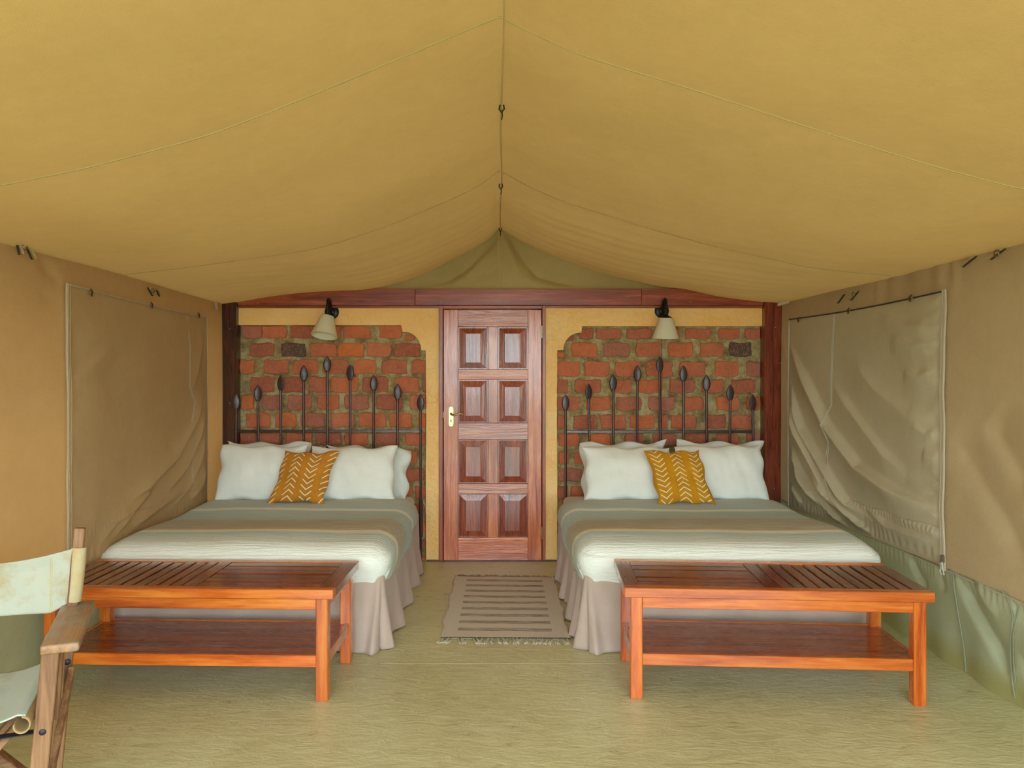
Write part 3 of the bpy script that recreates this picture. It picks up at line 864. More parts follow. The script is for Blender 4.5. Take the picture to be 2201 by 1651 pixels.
# straps hanging from the eave
def eave_strap(side, px, py0, dx, dy, parent, ring=False, mat='strap'):
    f = rpx if side > 0 else lpx
    y0, z0 = f(px, py0); y1, z1 = f(px + dx, py0 + dy)
    for yy in (0, 1): pass
    x0 = (float(xr(y0, z0)) if side > 0 else float(xl(y0, z0))) - side * 0.03
    x1 = (float(xr(y1, z1)) if side > 0 else float(xl(y1, z1))) - side * 0.02
    o = bar('strap', (x0, y0, z0 + 0.01), (x1, y1, z1), 0.005, 0.011, M[mat], parent, up=(side, 0, 0.2), bev=0.001)
    bar('strap', (x0 - side * 0.008, y0 + 0.012, z0 + 0.01), (x1 - side * 0.006, y1 + 0.02, z1 + 0.008), 0.004, 0.012, M['flap_r'], parent, up=(side, 0, 0.2), bev=0.001)
    if ring:
        pr = [(x0 - side * 0.02, y0 + 0.03 + 0.017 * math.cos(a), z0 - 0.005 + 0.014 * math.sin(a)) for a in np.linspace(0, 2 * PI, 15)]
        bm = bmesh.new(); add_tube(bm, pr, 0.003, 6, False)
        auto_smooth(from_bm('ring', bm, M['ring'], parent))
eave_strap(-1, 24, 526, 10, 22, wl_, True); eave_strap(-1, 44, 534, 18, 24, wl_)
eave_strap(-1, 312, 622, 14, 14, wl_, True); eave_strap(-1, 332, 627, 10, 10, wl_)
eave_strap(1, 2158, 540, -34, 18, wr_, True); eave_strap(1, 2096, 556, -32, 18, wr_)
eave_strap(1, 1846, 630, -18, 16, wr_, True); eave_strap(1, 1818, 636, -16, 16, wr_)
bar('strap', (2.27, 6.05, 2.09), (2.20, 6.10, 2.068), 0.006, 0.022, M['zip'], wr_, bev=0.001)
bar('strap', (-2.235, 6.10, 2.095), (-2.21, 6.06, 2.03), 0.006, 0.022, M['zip'], wl_, up=(1, 0, 0), bev=0.001)

# ------------------------------------------------------------------ back wall: plaster with two brick niches
YW = 6.32
wall_b = empty('wall_back'); tag(wall_b, 'ochre plaster wall with two glazed brick niches', kind='structure')
XL0, XL1 = wallX(513), wallX(915); XR0, XR1 = wallX(1198), wallX(1638)
def arc(cx, cz, rx, rz, a0, a1, n=10): return [(cx + rx * math.cos(a), cz + rz * math.sin(a)) for a in np.linspace(a0, a1, n)]
ZT = wallZ(699)
DL, DR = wallX(944), wallX(1172)      # door frame outer edges
ZB = wallZ(659)
def plaster(name, outline):
    bm = bmesh.new()
    vs = [bm.verts.new((x, YW, z)) for x, z in outline]
    f = bm.faces.new(vs)
    r = bmesh.ops.extrude_face_region(bm, geom=[f])
    bmesh.ops.translate(bm, vec=(0, 0.055, 0), verts=[v for v in r['geom'] if isinstance(v, bmesh.types.BMVert)])
    bmesh.ops.triangulate(bm, faces=[ff for ff in bm.faces if len(ff.verts) > 4])
    return from_bm(name, bm, M['plaster'], wall_b)
left_out = [(XL0 - 0.02, ZB + 0.02), (XL0 - 0.02, ZT), (wallX(862), ZT), (wallX(865), wallZ(713))] + \
           arc(wallX(868), wallZ(752), wallX(905) - wallX(868), wallZ(713) - wallZ(752), PI / 2 - 0.05, 0.05) + \
           [(wallX(905), wallZ(753)), (XL1, wallZ(753)), (XL1 + 0.004, wallZ(900)), (XL1, wallZ(1050)), (XL1 + 0.003, 0), (DL, 0), (DL, ZB + 0.02)]
plaster('plaster', left_out)
right_out = [(XR1 + 0.02, ZB + 0.02), (XR1 + 0.02, wallZ(701)), (wallX(1251), wallZ(701)), (wallX(1250), wallZ(715))] + \
            arc(wallX(1248), wallZ(752), wallX(1211) - wallX(1248), wallZ(715) - wallZ(752), PI / 2 - 0.05, 0.05) + \
            [(wallX(1211), wallZ(752)), (XR0, wallZ(753)), (XR0 - 0.004, wallZ(900)), (XR0, wallZ(1060)), (XR0 - 0.002, 0), (DR, 0), (DR, ZB + 0.02)]
plaster('plaster', right_out)
box('plaster', (XL1 + 0.1, YW + 0.30, 0), (XR0 - 0.1, YW + 0.34, 2.2), M['plaster'], wall_b)

def mortar(x0, x1):
    nx, nz = int((x1 - x0) / 0.02), 100
    X_, Z_ = np.meshgrid(np.linspace(x0, x1, nx), np.linspace(0, ZT + 0.03, nz), indexing='ij')
    Yd = YW + 0.045 + wnoise(X_, Z_, 30, 2) * 0.004 + wnoise(X_, Z_, 75, 3) * 0.003
    o = grid_mesh('mortar', np.stack([X_, Yd, Z_], -1), M['mortar'], wall_b)
    return o
mortar(XL0 - 0.06, XL1 + 0.03); mortar(XR0 - 0.03, XR1 + 0.06)
box('plaster', (-2.5, YW + 0.08, 0), (XL1 + 0.2, YW + 0.30, 2.2), M['plaster'], wall_b)
box('plaster', (XR0 - 0.2, YW + 0.08, 0), (2.55, YW + 0.30, 2.2), M['plaster'], wall_b)

brick_meshes = []
for s in range(10):
    rs = random.Random(s)
    UL = [-1, -.95, -.86, -.45, 0, .45, .86, .95, 1]; VL = [-1, -.90, -.70, 0, .70, .90, 1]
    nx, nz = len(UL) - 1, len(VL) - 1
    bm = bmesh.new()
    g = {}
    ph = [rs.uniform(0, 6.28) for _ in range(4)]
    for i in range(nx + 1):
        for j in range(nz + 1):
            u, v = UL[i], VL[j]
            ex = max(0, abs(u) - 0.70) / 0.30; ez = max(0, abs(v) - 0.48) / 0.52
            x = u * 0.505 * (1 - 0.05 * ez ** 2) + 0.022 * math.sin(v * 3 + ph[0]) * abs(u) + rs.uniform(-.008, .008)
            z = v * 0.49 * (1 - 0.10 * ex ** 2) + 0.045 * math.sin(u * 3.5 + ph[1]) * abs(v) + rs.uniform(-.02, .02)
            d = -0.5 + 0.35 * max(ex ** 3.5, ez ** 4) + rs.uniform(-.10, .12)
            if i in (0, nx) or j in (0, nz): d = 0.3
            g[i, j] = bm.verts.new((x, d, z))
    for i in range(nx):
        for j in range(nz): bm.faces.new((g[i, j], g[i + 1, j], g[i + 1, j + 1], g[i, j + 1]))
    ring = [g[i, 0] for i in range(nx + 1)] + [g[nx, j] for j in range(1, nz + 1)] + [g[i, nz] for i in range(nx - 1, -1, -1)] + [g[0, j] for j in range(nz - 1, 0, -1)]
    rb = [bm.verts.new((v.co.x, 1.2, v.co.z)) for v in ring]
    for k in range(len(ring)): bm.faces.new((ring[k], ring[(k + 1) % len(ring)], rb[(k + 1) % len(ring)], rb[k]))
    bmesh.ops.recalc_face_normals(bm, faces=bm.faces[:])
    me = bpy.data.meshes.new('brick'); bm.to_mesh(me); bm.free()
    me.materials.append(M['brick'])
    for p in me.polygons: p.use_smooth = True
    brick_meshes.append(me)
def brick(x0, x1, z0, z1, dark=False):
    me = random.choice(brick_meshes)
    if dark:
        me = me.copy(); me.materials.clear(); me.materials.append(M['brick_dark'])
    o = bpy.data.objects.new('brick', me); COL.objects.link(o); o.parent = wall_b
    f = random.choice((1, -1))
    o.location = ((x0 + x1) / 2, YW + 0.030, (z0 + z1) / 2)
    o.scale = ((x1 - x0) * f, 0.018 + random.uniform(0, 0.008), (z1 - z0) * random.choice((1, 1)))
    o.rotation_euler = (0, random.uniform(-0.012, 0.012), 0)
Lrows = [(410, 525, [(195, 370), (375, 595), (625, 860), (880, 1075), (1100, 1340), (1420, 1622)]),
         (565, 690, [(265, 480), (545, 760), (800, 1040), (1050, 1280), (1310, 1525), (1555, 1785)]),
         (712, 843, [(178, 305), (390, 610), (650, 870), (920, 1140), (1190, 1390), (1440, 1665), (1705, 1838)]),
         (866, 1010, [(265, 480), (535, 755), (790, 965), (985, 1230), (1270, 1500), (1560, 1775), (1810, 1838)]),
         (1027, 1163, [(190, 300), (365, 555), (605, 815), (870, 1060), (1110, 1325), (1390, 1620), (1690, 1835)]),
         (1187, 1320, [(230, 445), (490, 680), (720, 930), (985, 1190), (1235, 1480), (1510, 1710), (1765, 1838)]),
         (1366, 1482, [(180, 325), (360, 560), (590, 815), (850, 1080), (1110, 1320), (1385, 1600), (1650, 1830)]),
         (1522, 1640, [(180, 300), (350, 560), (600, 700), (735, 925), (960, 1190), (1280, 1530), (1570, 1755)])]
for k, (a, b_, xsn) in enumerate(Lrows):
    for x0, x1 in xsn:
        brick(wallX(470 + x0 / 4.128), wallX(470 + x1 / 4.128), wallZ(600 + b_ / 4.128), wallZ(600 + a / 4.128), dark=(k == 1 and x0 == 545))
Rrows = [(335, 428, [(335, 458), (480, 695), (740, 955), (985, 1190), (1240, 1455), (1520, 1700), (1745, 1875)]),
         (455, 578, [(270, 490), (545, 765), (820, 1030), (1095, 1305), (1365, 1560), (1615, 1800)]),
         (615, 748, [(153, 345), (385, 595), (640, 860), (905, 1130), (1190, 1410), (1490, 1690), (1760, 1870)]),
         (768, 888, [(153, 240), (300, 520), (600, 780), (835, 1045), (1105, 1320), (1380, 1565), (1625, 1835)]),
         (915, 1037, [(153, 340), (395, 605), (655, 865), (925, 1145), (1225, 1395), (1505, 1700), (1760, 1870)]),
         (1070, 1192, [(153, 215), (290, 490), (520, 735), (770, 980), (1010, 1090), (1120, 1330), (1415, 1585), (1615, 1800)]),
         (1228, 1342, [(165, 340), (425, 605), (725, 880), (960, 1165), (1230, 1440), (1500, 1690), (1760, 1870)]),
         (1385, 1495, [(165, 250), (300, 500), (540, 760), (850, 1040), (1100, 1290), (1380, 1570), (1640, 1850)])]
for k, (a, b_, xsn) in enumerate(Rrows):
    for x0, x1 in xsn:
        brick(wallX(1160 + x0 / 3.931), wallX(1160 + x1 / 3.931), wallZ(620 + b_ / 3.931), wallZ(620 + a / 3.931), dark=(k == 1 and x0 == 1615))
# the small pieces beside the arches and the courses that go on down beside the beds
brick(wallX(1215), wallX(1234), wallZ(733), wallZ(719)); brick(wallX(1199), wallX(1214), wallZ(769), wallZ(756))
brick(wallX(869), wallX(890), wallZ(732), wallZ(719))
for r_ in range(6):
    zc = wallZ(1022 + 38.2 * r_)
    for base, e0, e1 in ((XL1, -1, 0), (XR0, 0, 1)):
        off = 0.0 if r_ % 2 == 0 else 0.10
        if base == XL1:
            for q in range(3):
                x1 = XL1 - 0.015 - off - 0.225 * q
                brick(x1 - 0.19, x1, zc - 0.055, zc + 0.055)
            if off: brick(XL1 - 0.09, XL1 - 0.004, zc - 0.055, zc + 0.055)
        else:
            for q in range(2):
                x0 = XR0 + 0.012 + off + 0.225 * q
                brick(x0, x0 + 0.19, zc - 0.055, zc + 0.055)
            if off: brick(XR0 + 0.003, XR0 + 0.085, zc - 0.055, zc + 0.055)

# timber posts and header beam around the wall
YP = YW - 0.035
t1 = empty('trim_1'); tag(t1, 'polished red timber header beam over the door', kind='structure')
for a, b_ in ((513.5, 893), (893.4, 1377), (1377.4, 1637)):
    box('plank', (wallX(a), YP, wallZ(657)), (wallX(b_), YP + 0.10, wallZ(622) + 0.0), M['beamX'], t1, 0.003)
box('fillet', (wallX(513.5), YP + 0.018, wallZ(662.5)), (wallX(1637), YP + 0.08, wallZ(657.6)), M['beamX'], t1, 0.002)
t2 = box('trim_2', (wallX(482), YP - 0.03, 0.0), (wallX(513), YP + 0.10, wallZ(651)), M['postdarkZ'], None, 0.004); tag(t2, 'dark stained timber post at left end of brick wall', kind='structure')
t3 = box('trim_3', (wallX(1638), YP - 0.03, 0.0), (wallX(1675), YP + 0.10, wallZ(648)), M['postZ'], None, 0.004); tag(t3, 'red timber post at right end of brick wall', kind='structure')
def nail(x, z, y, parent):
    o = lathe('nail', [(0.0, -0.002), (0.004, -0.002), (0.003, 0.003), (0, 0.004)], M['nail'], parent, 8,
              Matrix.Translation((x, y, z)) @ Matrix.Rotation(PI / 2, 4, 'X'))
for px, py in ((557, 653), (796, 649), (948, 650), (1094, 649), (1240, 648), (1347, 638), (1376, 649), (1482, 650), (1608, 651)):
    nail(wallX(px), wallZ(py), YP, t1)
for px, py in ((500, 708), (500, 866)): nail(wallX(px), wallZ(py), YP - 0.03, t2)
for px, py in ((1661, 705), (1671, 781), (1658, 1048)): nail(wallX(px), wallZ(py), YP - 0.03, t3)

# ------------------------------------------------------------------ gable canvas above the beam
nx, nz = 260, 110
X_, T_ = np.meshgrid(np.linspace(-2.3, 2.35, nx), np.linspace(0, 1, nz), indexing='ij')
Z_ = 2.19 + T_ * (2.80 - 2.19)
def gz(pts): return [(wallX(780 + a / 3.55), wallZ(380 + b_ / 3.55)) for a, b_ in pts]
dd = wnoise(X_, Z_, 4, 3) * 0.004
for pl, am, wa, wb_ in (([(1050, 410), (960, 530), (820, 680), (660, 780), (540, 835)], -0.035, 0.03, 0.07),
                        ([(1070, 410), (1150, 500), (1230, 640), (1340, 760), (1500, 800), (1650, 830)], -0.035, 0.07, 0.03),
                        ([(1060, 640), (960, 740), (850, 790)], -0.012, 0.03, 0.05),
                        ([(1290, 540), (1350, 600), (1400, 700)], -0.012, 0.03, 0.05),
                        ([(1000, 470), (900, 620), (780, 760)], 0.015, 0.03, 0.05),
                        ([(1080, 420), (1140, 620), (1200, 760), (1300, 810)], 0.015, 0.03, 0.05)):
    dd = dd + crease(X_, Z_, gz(pl), am, wa, wb_)
dd = dd * 1.6 * sstep(2.2, 2.27, Z_)
Yg_ = 6.345 - dd
gb = grid_mesh('wall_back_gable', np.stack([X_, Yg_, Z_], -1), M['gable'])
tag(gb, 'creased olive canvas gable above the timber beam', kind='structure')
for dx in (-0.014, 0.014):
    P = []
    for z_ in np.linspace(2.21, 2.71, 40):
        i = int(np.argmin(abs(X_[:, 0] - (0.014 + dx)))); j = int(np.argmin(abs(Z_[0] - z_)))
        P.append((0.014 + dx, Yg_[i, j] - 0.002, z_))
    tube('stitch_line', P, 0.0022, M['thread'], gb, 5)

# ------------------------------------------------------------------ door
def dX(a): return wallX(930 + a / 2.846)
def dZ(a): return wallZ(640 + a / 2.846)
door = empty('door_1'); tag(door, 'glossy red-brown eight-panel timber door with brass lever handle', kind='structure')
YD = YW - 0.012
fr = box('door_frame', (DL, YD - 0.016, 0), (dX(64), YD + 0.07, dZ(50)), M['beamZ'], door, 0.003)
box('door_frame', (dX(669), YD - 0.016, 0), (DR, YD + 0.07, dZ(50)), M['beamZ'], door, 0.003)
box('door_frame', (dX(64), YD - 0.016, dZ(70)), (dX(669), YD + 0.07, dZ(50)), M['beamX'], door, 0.003)
box('threshold', (DL - 0.1, YW - 0.03, 0), (DR + 0.1, YW + 0.03, 0.008), M['iron'], door, 0.002)
leaf = box('door_leaf', (dX(67), YD + 0.014, 0.012), (dX(666), YD + 0.05, dZ(74)), M['black'], door)
leaf['label'] = 'door leaf of stiles, rails and raised panels'
def dbox(name, a0, a1, b0, b1, ax, y=YD, t=0.02, bev=0.002):
    return box(name, (dX(a0), y, dZ(b1)), (dX(a1), y + t, dZ(b0)), M['door' + ax], leaf, bev)
dbox('stile', 68, 155, 75, 1605, 'Z'); dbox('stile', 583, 665, 75, 1605, 'Z')
for b0, b1 in ((75, 178), (440, 500), (767, 866), (1137, 1198), (1465, 1605)): dbox('rail', 155.6, 582.4, b0, b1, 'X')
for b0, b1 in ((178.6, 439.4), (500.6, 766.4), (866.6, 1136.4), (1198.6, 1464.4)): dbox('mullion', 339, 399, b0, b1, 'Z')
for (b0, b1, c0, c1) in ((180, 438, 220, 397), (502, 765, 547, 722), (868, 1136, 912, 1092), (1199, 1464, 1243, 1425)):
    for (a0, a1, e0, e1) in ((156, 338, 203, 292), (400, 582, 441, 532)):
        bm = bmesh.new()
        def rect(p0, p1, q0, q1, y): return [bm.verts.new((dX(p0), y, dZ(q1))), bm.verts.new((dX(p1), y, dZ(q1))), bm.verts.new((dX(p1), y, dZ(q0))), bm.verts.new((dX(p0), y, dZ(q0)))]
        R0 = rect(a0, a1, b0, b1, YD + 0.0135); R1 = rect(a0 + 7, a1 - 7, b0 + 7, b1 - 7, YD + 0.0135)
        R2 = rect(e0 - 1.5, e1 + 1.5, c0 - 1.5, c1 + 1.5, YD + 0.0035); R3 = rect(e0, e1, c0, c1, YD + 0.0015)
        for A, B in ((R0, R1), (R1, R2), (R2, R3)):
            for k in range(4): bm.faces.new((A[k], A[(k + 1) % 4], B[(k + 1) % 4], B[k]))
        bm.faces.new(R3)
        from_bm('panel', bm, M['panel'], leaf)
# handle
hp = bmesh.new()
cx_, z0_, z1_ = wallX(969.8), wallZ(917.5), wallZ(872.5)
hw = wallX(976) - wallX(963.8); hw /= 2
outl = [(cx_ + hw * math.cos(a), z1_ - hw * 0.9 + hw * 0.9 * math.sin(a)) for a in np.linspace(0, PI, 10)] + [(cx_ + hw * math.cos(a), z0_ + hw * 0.9 + hw * 0.9 * math.sin(a)) for a in np.linspace(PI, 2 * PI, 10)]
f = hp.faces.new([hp.verts.new((x, YD, z)) for x, z in outl])
r = bmesh.ops.extrude_face_region(hp, geom=[f]); vv = [v for v in r['geom'] if isinstance(v, bmesh.types.BMVert)]
bmesh.ops.translate(hp, vec=(0, -0.006, 0), verts=vv)
for v in vv: v.co.x = cx_ + (v.co.x - cx_) * 0.86; v.co.z = (z0_ + z1_) / 2 + (v.co.z - (z0_ + z1_) / 2) * 0.965
hplate = from_bm('handle_plate', hp, M['plate'], door); hplate['label'] = 'pale brass lever handle plate with keyhole'
zl_ = wallZ(889)
tube('lever', [(cx_, YD - 0.004, zl_), (cx_, YD - 0.04, zl_), (cx_ + 0.012, YD - 0.05, zl_ - 0.008), (cx_ + 0.035, YD - 0.052, zl_ - 0.010), (cx_ + 0.06, YD - 0.052, zl_ - 0.002), (cx_ + 0.082, YD - 0.052, zl_ + 0.003), (cx_ + 0.10, YD - 0.050, zl_ - 0.004)],
     [0.009, 0.008, 0.008, 0.0065, 0.006, 0.0055, 0.004], M['brass'], hplate, 10)
zk = wallZ(904)
box('keyhole', (cx_ - 0.0035, YD - 0.0075, zk - 0.012), (cx_ + 0.0035, YD - 0.0055, zk + 0.010), M['black'], hplate, 0.001)
for dx_, dz_ in ((-0.011, z1_ - 0.022), (0.011, z1_ - 0.022), (-0.011, z0_ + 0.022), (0.011, z0_ + 0.022)):
    lathe('screw', [(0, 0), (0.0028, 0), (0.002, 0.002), (0, 0.0022)], M['black'], hplate, 8, Matrix.Translation((cx_ + dx_, YD - 0.0055, dz_)) @ Matrix.Rotation(PI / 2, 4, 'X'))
box('lock_strike', (dX(64.5), YD - 0.018, wallZ(898)), (dX(67.5), YD - 0.004, wallZ(885)), M['brass'], door, 0.001)
for z_ in (714, 1144):
    lathe('hinge', [(0, 0), (0.006, 0.001), (0.006, 0.030), (0.0068, 0.031), (0.0068, 0.033), (0.006, 0.034), (0.006, 0.064), (0.0068, 0.065), (0.0068, 0.067), (0.006, 0.068), (0.006, 0.10), (0, 0.101)], M['brass'], door, 10,
          Matrix.Translation((dX(667), YD - 0.018, wallZ(z_) - 0.05)))

# ------------------------------------------------------------------ beds
def bed(cx, hw, yhead, yfoot, label, sd_):
    root = empty('bed', (0, 0, 0))
    tag(root, label, 'bed', 'double beds against the brick wall')
    x0, x1 = cx - hw, cx + hw
    # mattress and base as one soft block with rounded edges
    box('base', (x0 + 0.04, yfoot + 0.06, 0.06), (x1 - 0.04, yhead - 0.02, 0.33), M['sheet'], root, 0.03, 2)
    ma = box('mattress', (x0 + 0.03, yfoot + 0.05, 0.335), (x1 - 0.03, yhead, 0.562), M['sheet'], root, 0.06, 4)
    auto_smooth(ma, 60)
    # skirt with box pleats
    ztop, zbot = 0.42, 0.006
    path = []
    r = 0.03
    ln1 = yhead - yfoot - r; wd = 2 * hw - 2 * r
    segs = [('L', ln1), ('c1', r * PI / 2), ('F', wd), ('c2', r * PI / 2), ('R', ln1)]
    tot = sum(s[1] for s in segs)
    N = 700
    S = np.linspace(0, tot, N)
    PX, PY, NXv, NYv = np.zeros(N), np.zeros(N), np.zeros(N), np.zeros(N)
    a = 0
    for nm, L in segs:
        mk = (S >= a - 1e-9) & (S <= a + L + 1e-9); u = S[mk] - a
        if nm == 'L': PX[mk], PY[mk], NXv[mk], NYv[mk] = x0, yhead - u, -1, 0
        if nm == 'c1':
            t_ = u / r; PX[mk] = x0 + r - r * np.cos(t_); PY[mk] = yfoot + r - r * np.sin(t_); NXv[mk] = -np.cos(t_); NYv[mk] = -np.sin(t_)
        if nm == 'F': PX[mk], PY[mk], NXv[mk], NYv[mk] = x0 + r + u, yfoot, 0, -1
        if nm == 'c2':
            t_ = u / r; PX[mk] = x1 - r + r * np.sin(t_); PY[mk] = yfoot + r - r * np.cos(t_); NXv[mk] = np.sin(t_); NYv[mk] = -np.cos(t_)
        if nm == 'R': PX[mk], PY[mk], NXv[mk], NYv[mk] = x1, yfoot + r + u, 1, 0
        a += L
    nz_ = 36
    tz = np.linspace(0, 1, nz_)      # 0 top
    disp = np.zeros((N, nz_))
    c1 = ln1 + r * PI / 4; c2 = ln1 + r * PI / 2 + wd + r * PI / 4
    for c in (c1, c2):               # corner pleat: a flared fold with a groove in it
        for o_, am, w_ in ((0, -0.060, 0.016), (-0.045, 0.050, 0.026), (0.05, 0.044, 0.028), (0.016, 0.012, 0.005), (0.13, 0.012, 0.05), (-0.14, 0.012, 0.05)):
            disp += am * np.exp(-((S[:, None] - c - o_ * (0.3 + 0.7 * tz[None])) / (w_ * (0.5 + 0.7 * tz[None]))) ** 2) * tz[None] ** 1.3
    for base0 in (0, c2 + 0.02):
        for k, f_ in enumerate((0.22, 0.48, 0.72, 0.88)):
            c = base0 + f_ * ln1
            disp += (0.055 * np.exp(-((S[:, None] - c) / (0.03 + 0.06 * tz[None])) ** 2) - 0.035 * np.exp(-((S[:, None] - c - 0.05) / 0.02) ** 2)) * tz[None] ** 1.2
    disp += 0.006 * np.sin(S[:, None] * 23 + 2 * np.sin(S[:, None] * 4)) * tz[None] + 0.012 * tz[None]
    Zs = ztop + (zbot - ztop) * tz[None] + 0 * disp
    Zs = Zs + np.where(tz[None] > 0.99, 0.004 * np.sin(S[:, None] * 9), 0)
    Xs = PX[:, None] + NXv[:, None] * disp; Ysn = PY[:, None] + NYv[:, None] * disp
    if sd_ == 'L': lim = -2.212
    sk = grid_mesh('bed_skirt', np.stack([Xs, Ysn, Zs], -1), M['skirt'], root, thick=0.004)
    sk['label'] = 'taupe pleated bed skirt'
    # bedspread
    R = 0.085
    drop = 0.25
    cx0, cx1, cy0 = x0 - 0.005 + R, x1 + 0.005 - R, yfoot - 0.008 + R
    e_max = R * PI / 2 + drop - R
    na, nb = 150, 130
    A = np.concatenate([np.linspace(-e_max, 0, 34)[:-1] + cx0, np.linspace(cx0, cx1, 80), np.linspace(0, e_max, 34)[1:] + cx1])
    B = np.concatenate([np.linspace(-e_max, 0, 34)[:-1] + cy0, np.linspace(cy0, yhead - 0.42, 90)])
    Ag, Bg = np.meshgrid(A, B, indexing='ij')
    da = np.where(Ag < cx0, Ag - cx0, np.where(Ag > cx1, Ag - cx1, 0)); db = np.where(Bg < cy0, Bg - cy0, 0)
    e = np.maximum(abs(da), abs(db)); h = np.hypot(da, db) + 1e-9
    nxv, nyv = da / h, db / h
    ang = np.minimum(e / R, PI / 2)
    horiz = R * np.sin(ang) ; dz = -R * (1 - np.cos(ang)) - np.maximum(0, e - R * PI / 2)
    hem = sstep(R * PI / 2, e_max, e)
    corner = np.clip(4 * abs(nxv * nyv), 0, 1) ** 2
    puff = 0.030 * np.sin(PI * np.clip((e - R * 0.3) / (e_max - R * 0.3), 0, 1)) 
    tuck = -0.035 * hem * (abs(nyv) > 0.05)
    wav = (0.012 * np.sin(Bg * 11 + 1) + 0.008 * np.sin(Bg * 23)) * hem * (abs(nxv) > 0.9) + 0.006 * np.sin(Ag * 19) * hem * (abs(nyv) > 0.9)
    horiz = horiz + puff * (e > R * 0.3) + tuck + wav
    px_ = np.clip(Ag, cx0, cx1) + nxv * horiz; py_ = np.clip(Bg, cy0, 99) + nyv * horiz
    top = 0.583 + 0.006 * wnoise(Ag, Bg, 5, 1) + 0.009 * np.sin(Bg * 7 + 0.6 * np.sin(Ag * 3)) * (e < 0.1) + 0.012 * sstep(yfoot, yfoot + 0.2, Bg) * (1 - sstep(yfoot + 0.2, yfoot + 0.6, Bg))
    # the hem rises a little on the sides towards the head
    zz = top + dz + 0.05 * hem * sstep(yfoot + 0.2, yhead, Bg) + 0.012 * hem * np.sin(Bg * 6 + Ag)
    zz = zz - 0.03 * hem * corner * 0
    if sd_ == 'L': px_ = np.maximum(px_, -2.195 - 0.0 * px_)
    sp_ = grid_mesh('bedspread', np.stack([px_, py_, zz], -1), M['spread'], None, thick=0.014, flip=False)
    return root, sp_
bedL, spL = bed(-1.400, 0.765, 6.12, 4.235, 'double bed with taupe pleated skirt left of the door', 'L')
bedR, spR = bed(1.275, 0.80, 6.12, 4.235, 'double bed with taupe pleated skirt right of the door', 'R')
tag(spL, 'white striped bedspread on the left bed behind the canvas chair', 'bedspread', 'striped bedspreads')
tag(spR, 'white striped bedspread on the right bed beside the grey-green flap', 'bedspread', 'striped bedspreads')

# ------------------------------------------------------------------ pillows
def pillow_mesh(name, w, h, t, mat, seed=0, ear=0.06, sag=0.0, n=44, ruffle=0.0, uv=True, shear=0.0):
    u = np.linspace(-1, 1, n); v = np.linspace(-1, 1, n)
    U, V = np.meshgrid(u, v, indexing='ij')
    def side(s):
        prof = (1 - abs(U) ** 2.6) ** 0.55 * (1 - abs(V) ** 2.6) ** 0.55
        pin = 1 - ear * (1 - V ** 2) ** 1.0; pin2 = 1 - ear * (1 - U ** 2) ** 1.0
        x = U * w / 2 * (pin * 0.5 + 0.5 * (1 - ear * (1 - abs(V) ** 4)))
        z = V * h / 2 * pin2
        wr = wnoise(U * 1.0, V * 1.0, 3.2, seed) * 0.016 + wnoise(U, V * 0.6, 9, seed + 1) * 0.006
        y = s * (prof * t / 2 + 0.002) + wr * prof
        if ruffle:
            z = z + ruffle * sstep(0.75, 1.0, abs(V)) * np.sin(U * 7 + seed) * np.sign(V)
            x = x + ruffle * sstep(0.8, 1.0, abs(U)) * np.sin(V * 6 + seed)
            y = y + ruffle * 1.2 * sstep(0.8, 1.0, np.maximum(abs(U), abs(V))) * np.sin((U + V) * 8 + seed)
        z = z - sag * (1 - U ** 2) * (V > 0) * V
        x = x + shear * z
        return np.stack([x, y, z], -1)
    F, Bk = side(-1), side(1)
    Vt = np.concatenate([F.reshape(-1, 3), Bk.reshape(-1, 3)])
    idx = np.arange(n * n).reshape(n, n)
    a, b_, c, d = idx[:-1, :-1], idx[1:, :-1], idx[1:, 1:], idx[:-1, 1:]
    f1 = np.stack([a, b_, c, d], -1).reshape(-1, 4); f2 = np.stack([a, d, c, b_], -1).reshape(-1, 4) + n * n
    ring = list(idx[:, 0]) + list(idx[-1, 1:]) + list(idx[-2::-1, -1]) + list(idx[0, -2:0:-1])
    f3 = [(ring[(k + 1) % len(ring)], ring[k], ring[k] + n * n, ring[(k + 1) % len(ring)] + n * n) for k in range(len(ring))]
    me = bpy.data.meshes.new(name)
    me.from_pydata(Vt.tolist(), [], f1.tolist() + f2.tolist() + [list(map(int, q)) for q in f3])
    l = me.uv_layers.new(name='UVMap')
    UVs = np.stack([(U + 1) / 2, (V + 1) / 2], -1).reshape(-1, 2); UVs = np.concatenate([UVs, UVs])
    li = np.zeros(len(me.loops), dtype=np.int32); me.loops.foreach_get('vertex_index', li)
    l.data.foreach_set('uv', UVs[li].astype(np.float32).ravel())
    me.materials.append(mat); me.validate(); me.update()
    o = bpy.data.objects.new(name, me); COL.objects.link(o)
    for p in me.polygons: p.use_smooth = True
    return o
def place(o, pxc, y, zc, tilt, roll=0.0, yaw=0.0):
    o.rotation_euler = (Matrix.Rotation(yaw, 3, 'Z') @ Matrix.Rotation(-tilt, 3, 'X') @ Matrix.Rotation(roll, 3, 'Y')).to_euler()
    o.location = (wallX(pxc, y), y, zc)
GP = 'white pillows propped on the beds'
ZP = 0.60
def pil(pxc, y, zc, w, h, t, tilt, roll, label, mat='linen', seed=0, ruffle=0.008, yaw=0.0, ear=0.05):
    o = pillow_mesh('pillow', w, h, t, M[mat], seed, ear=ear, ruffle=ruffle)
    place(o, pxc, y, zc, tilt, roll, yaw)
    tag(o, label, 'pillow', GP); return o
TI = math.radians(20)
pil(561, 5.80, 0.780, 0.655, 0.43, 0.17, TI, 0.015, 'white quilted front pillow nearest the left tent wall, behind the ochre cushion', seed=1)
pil(757, 5.80, 0.775, 0.655, 0.42, 0.17, TI, -0.01, 'white quilted front pillow on the left bed, on the door side of the cushion', seed=2)
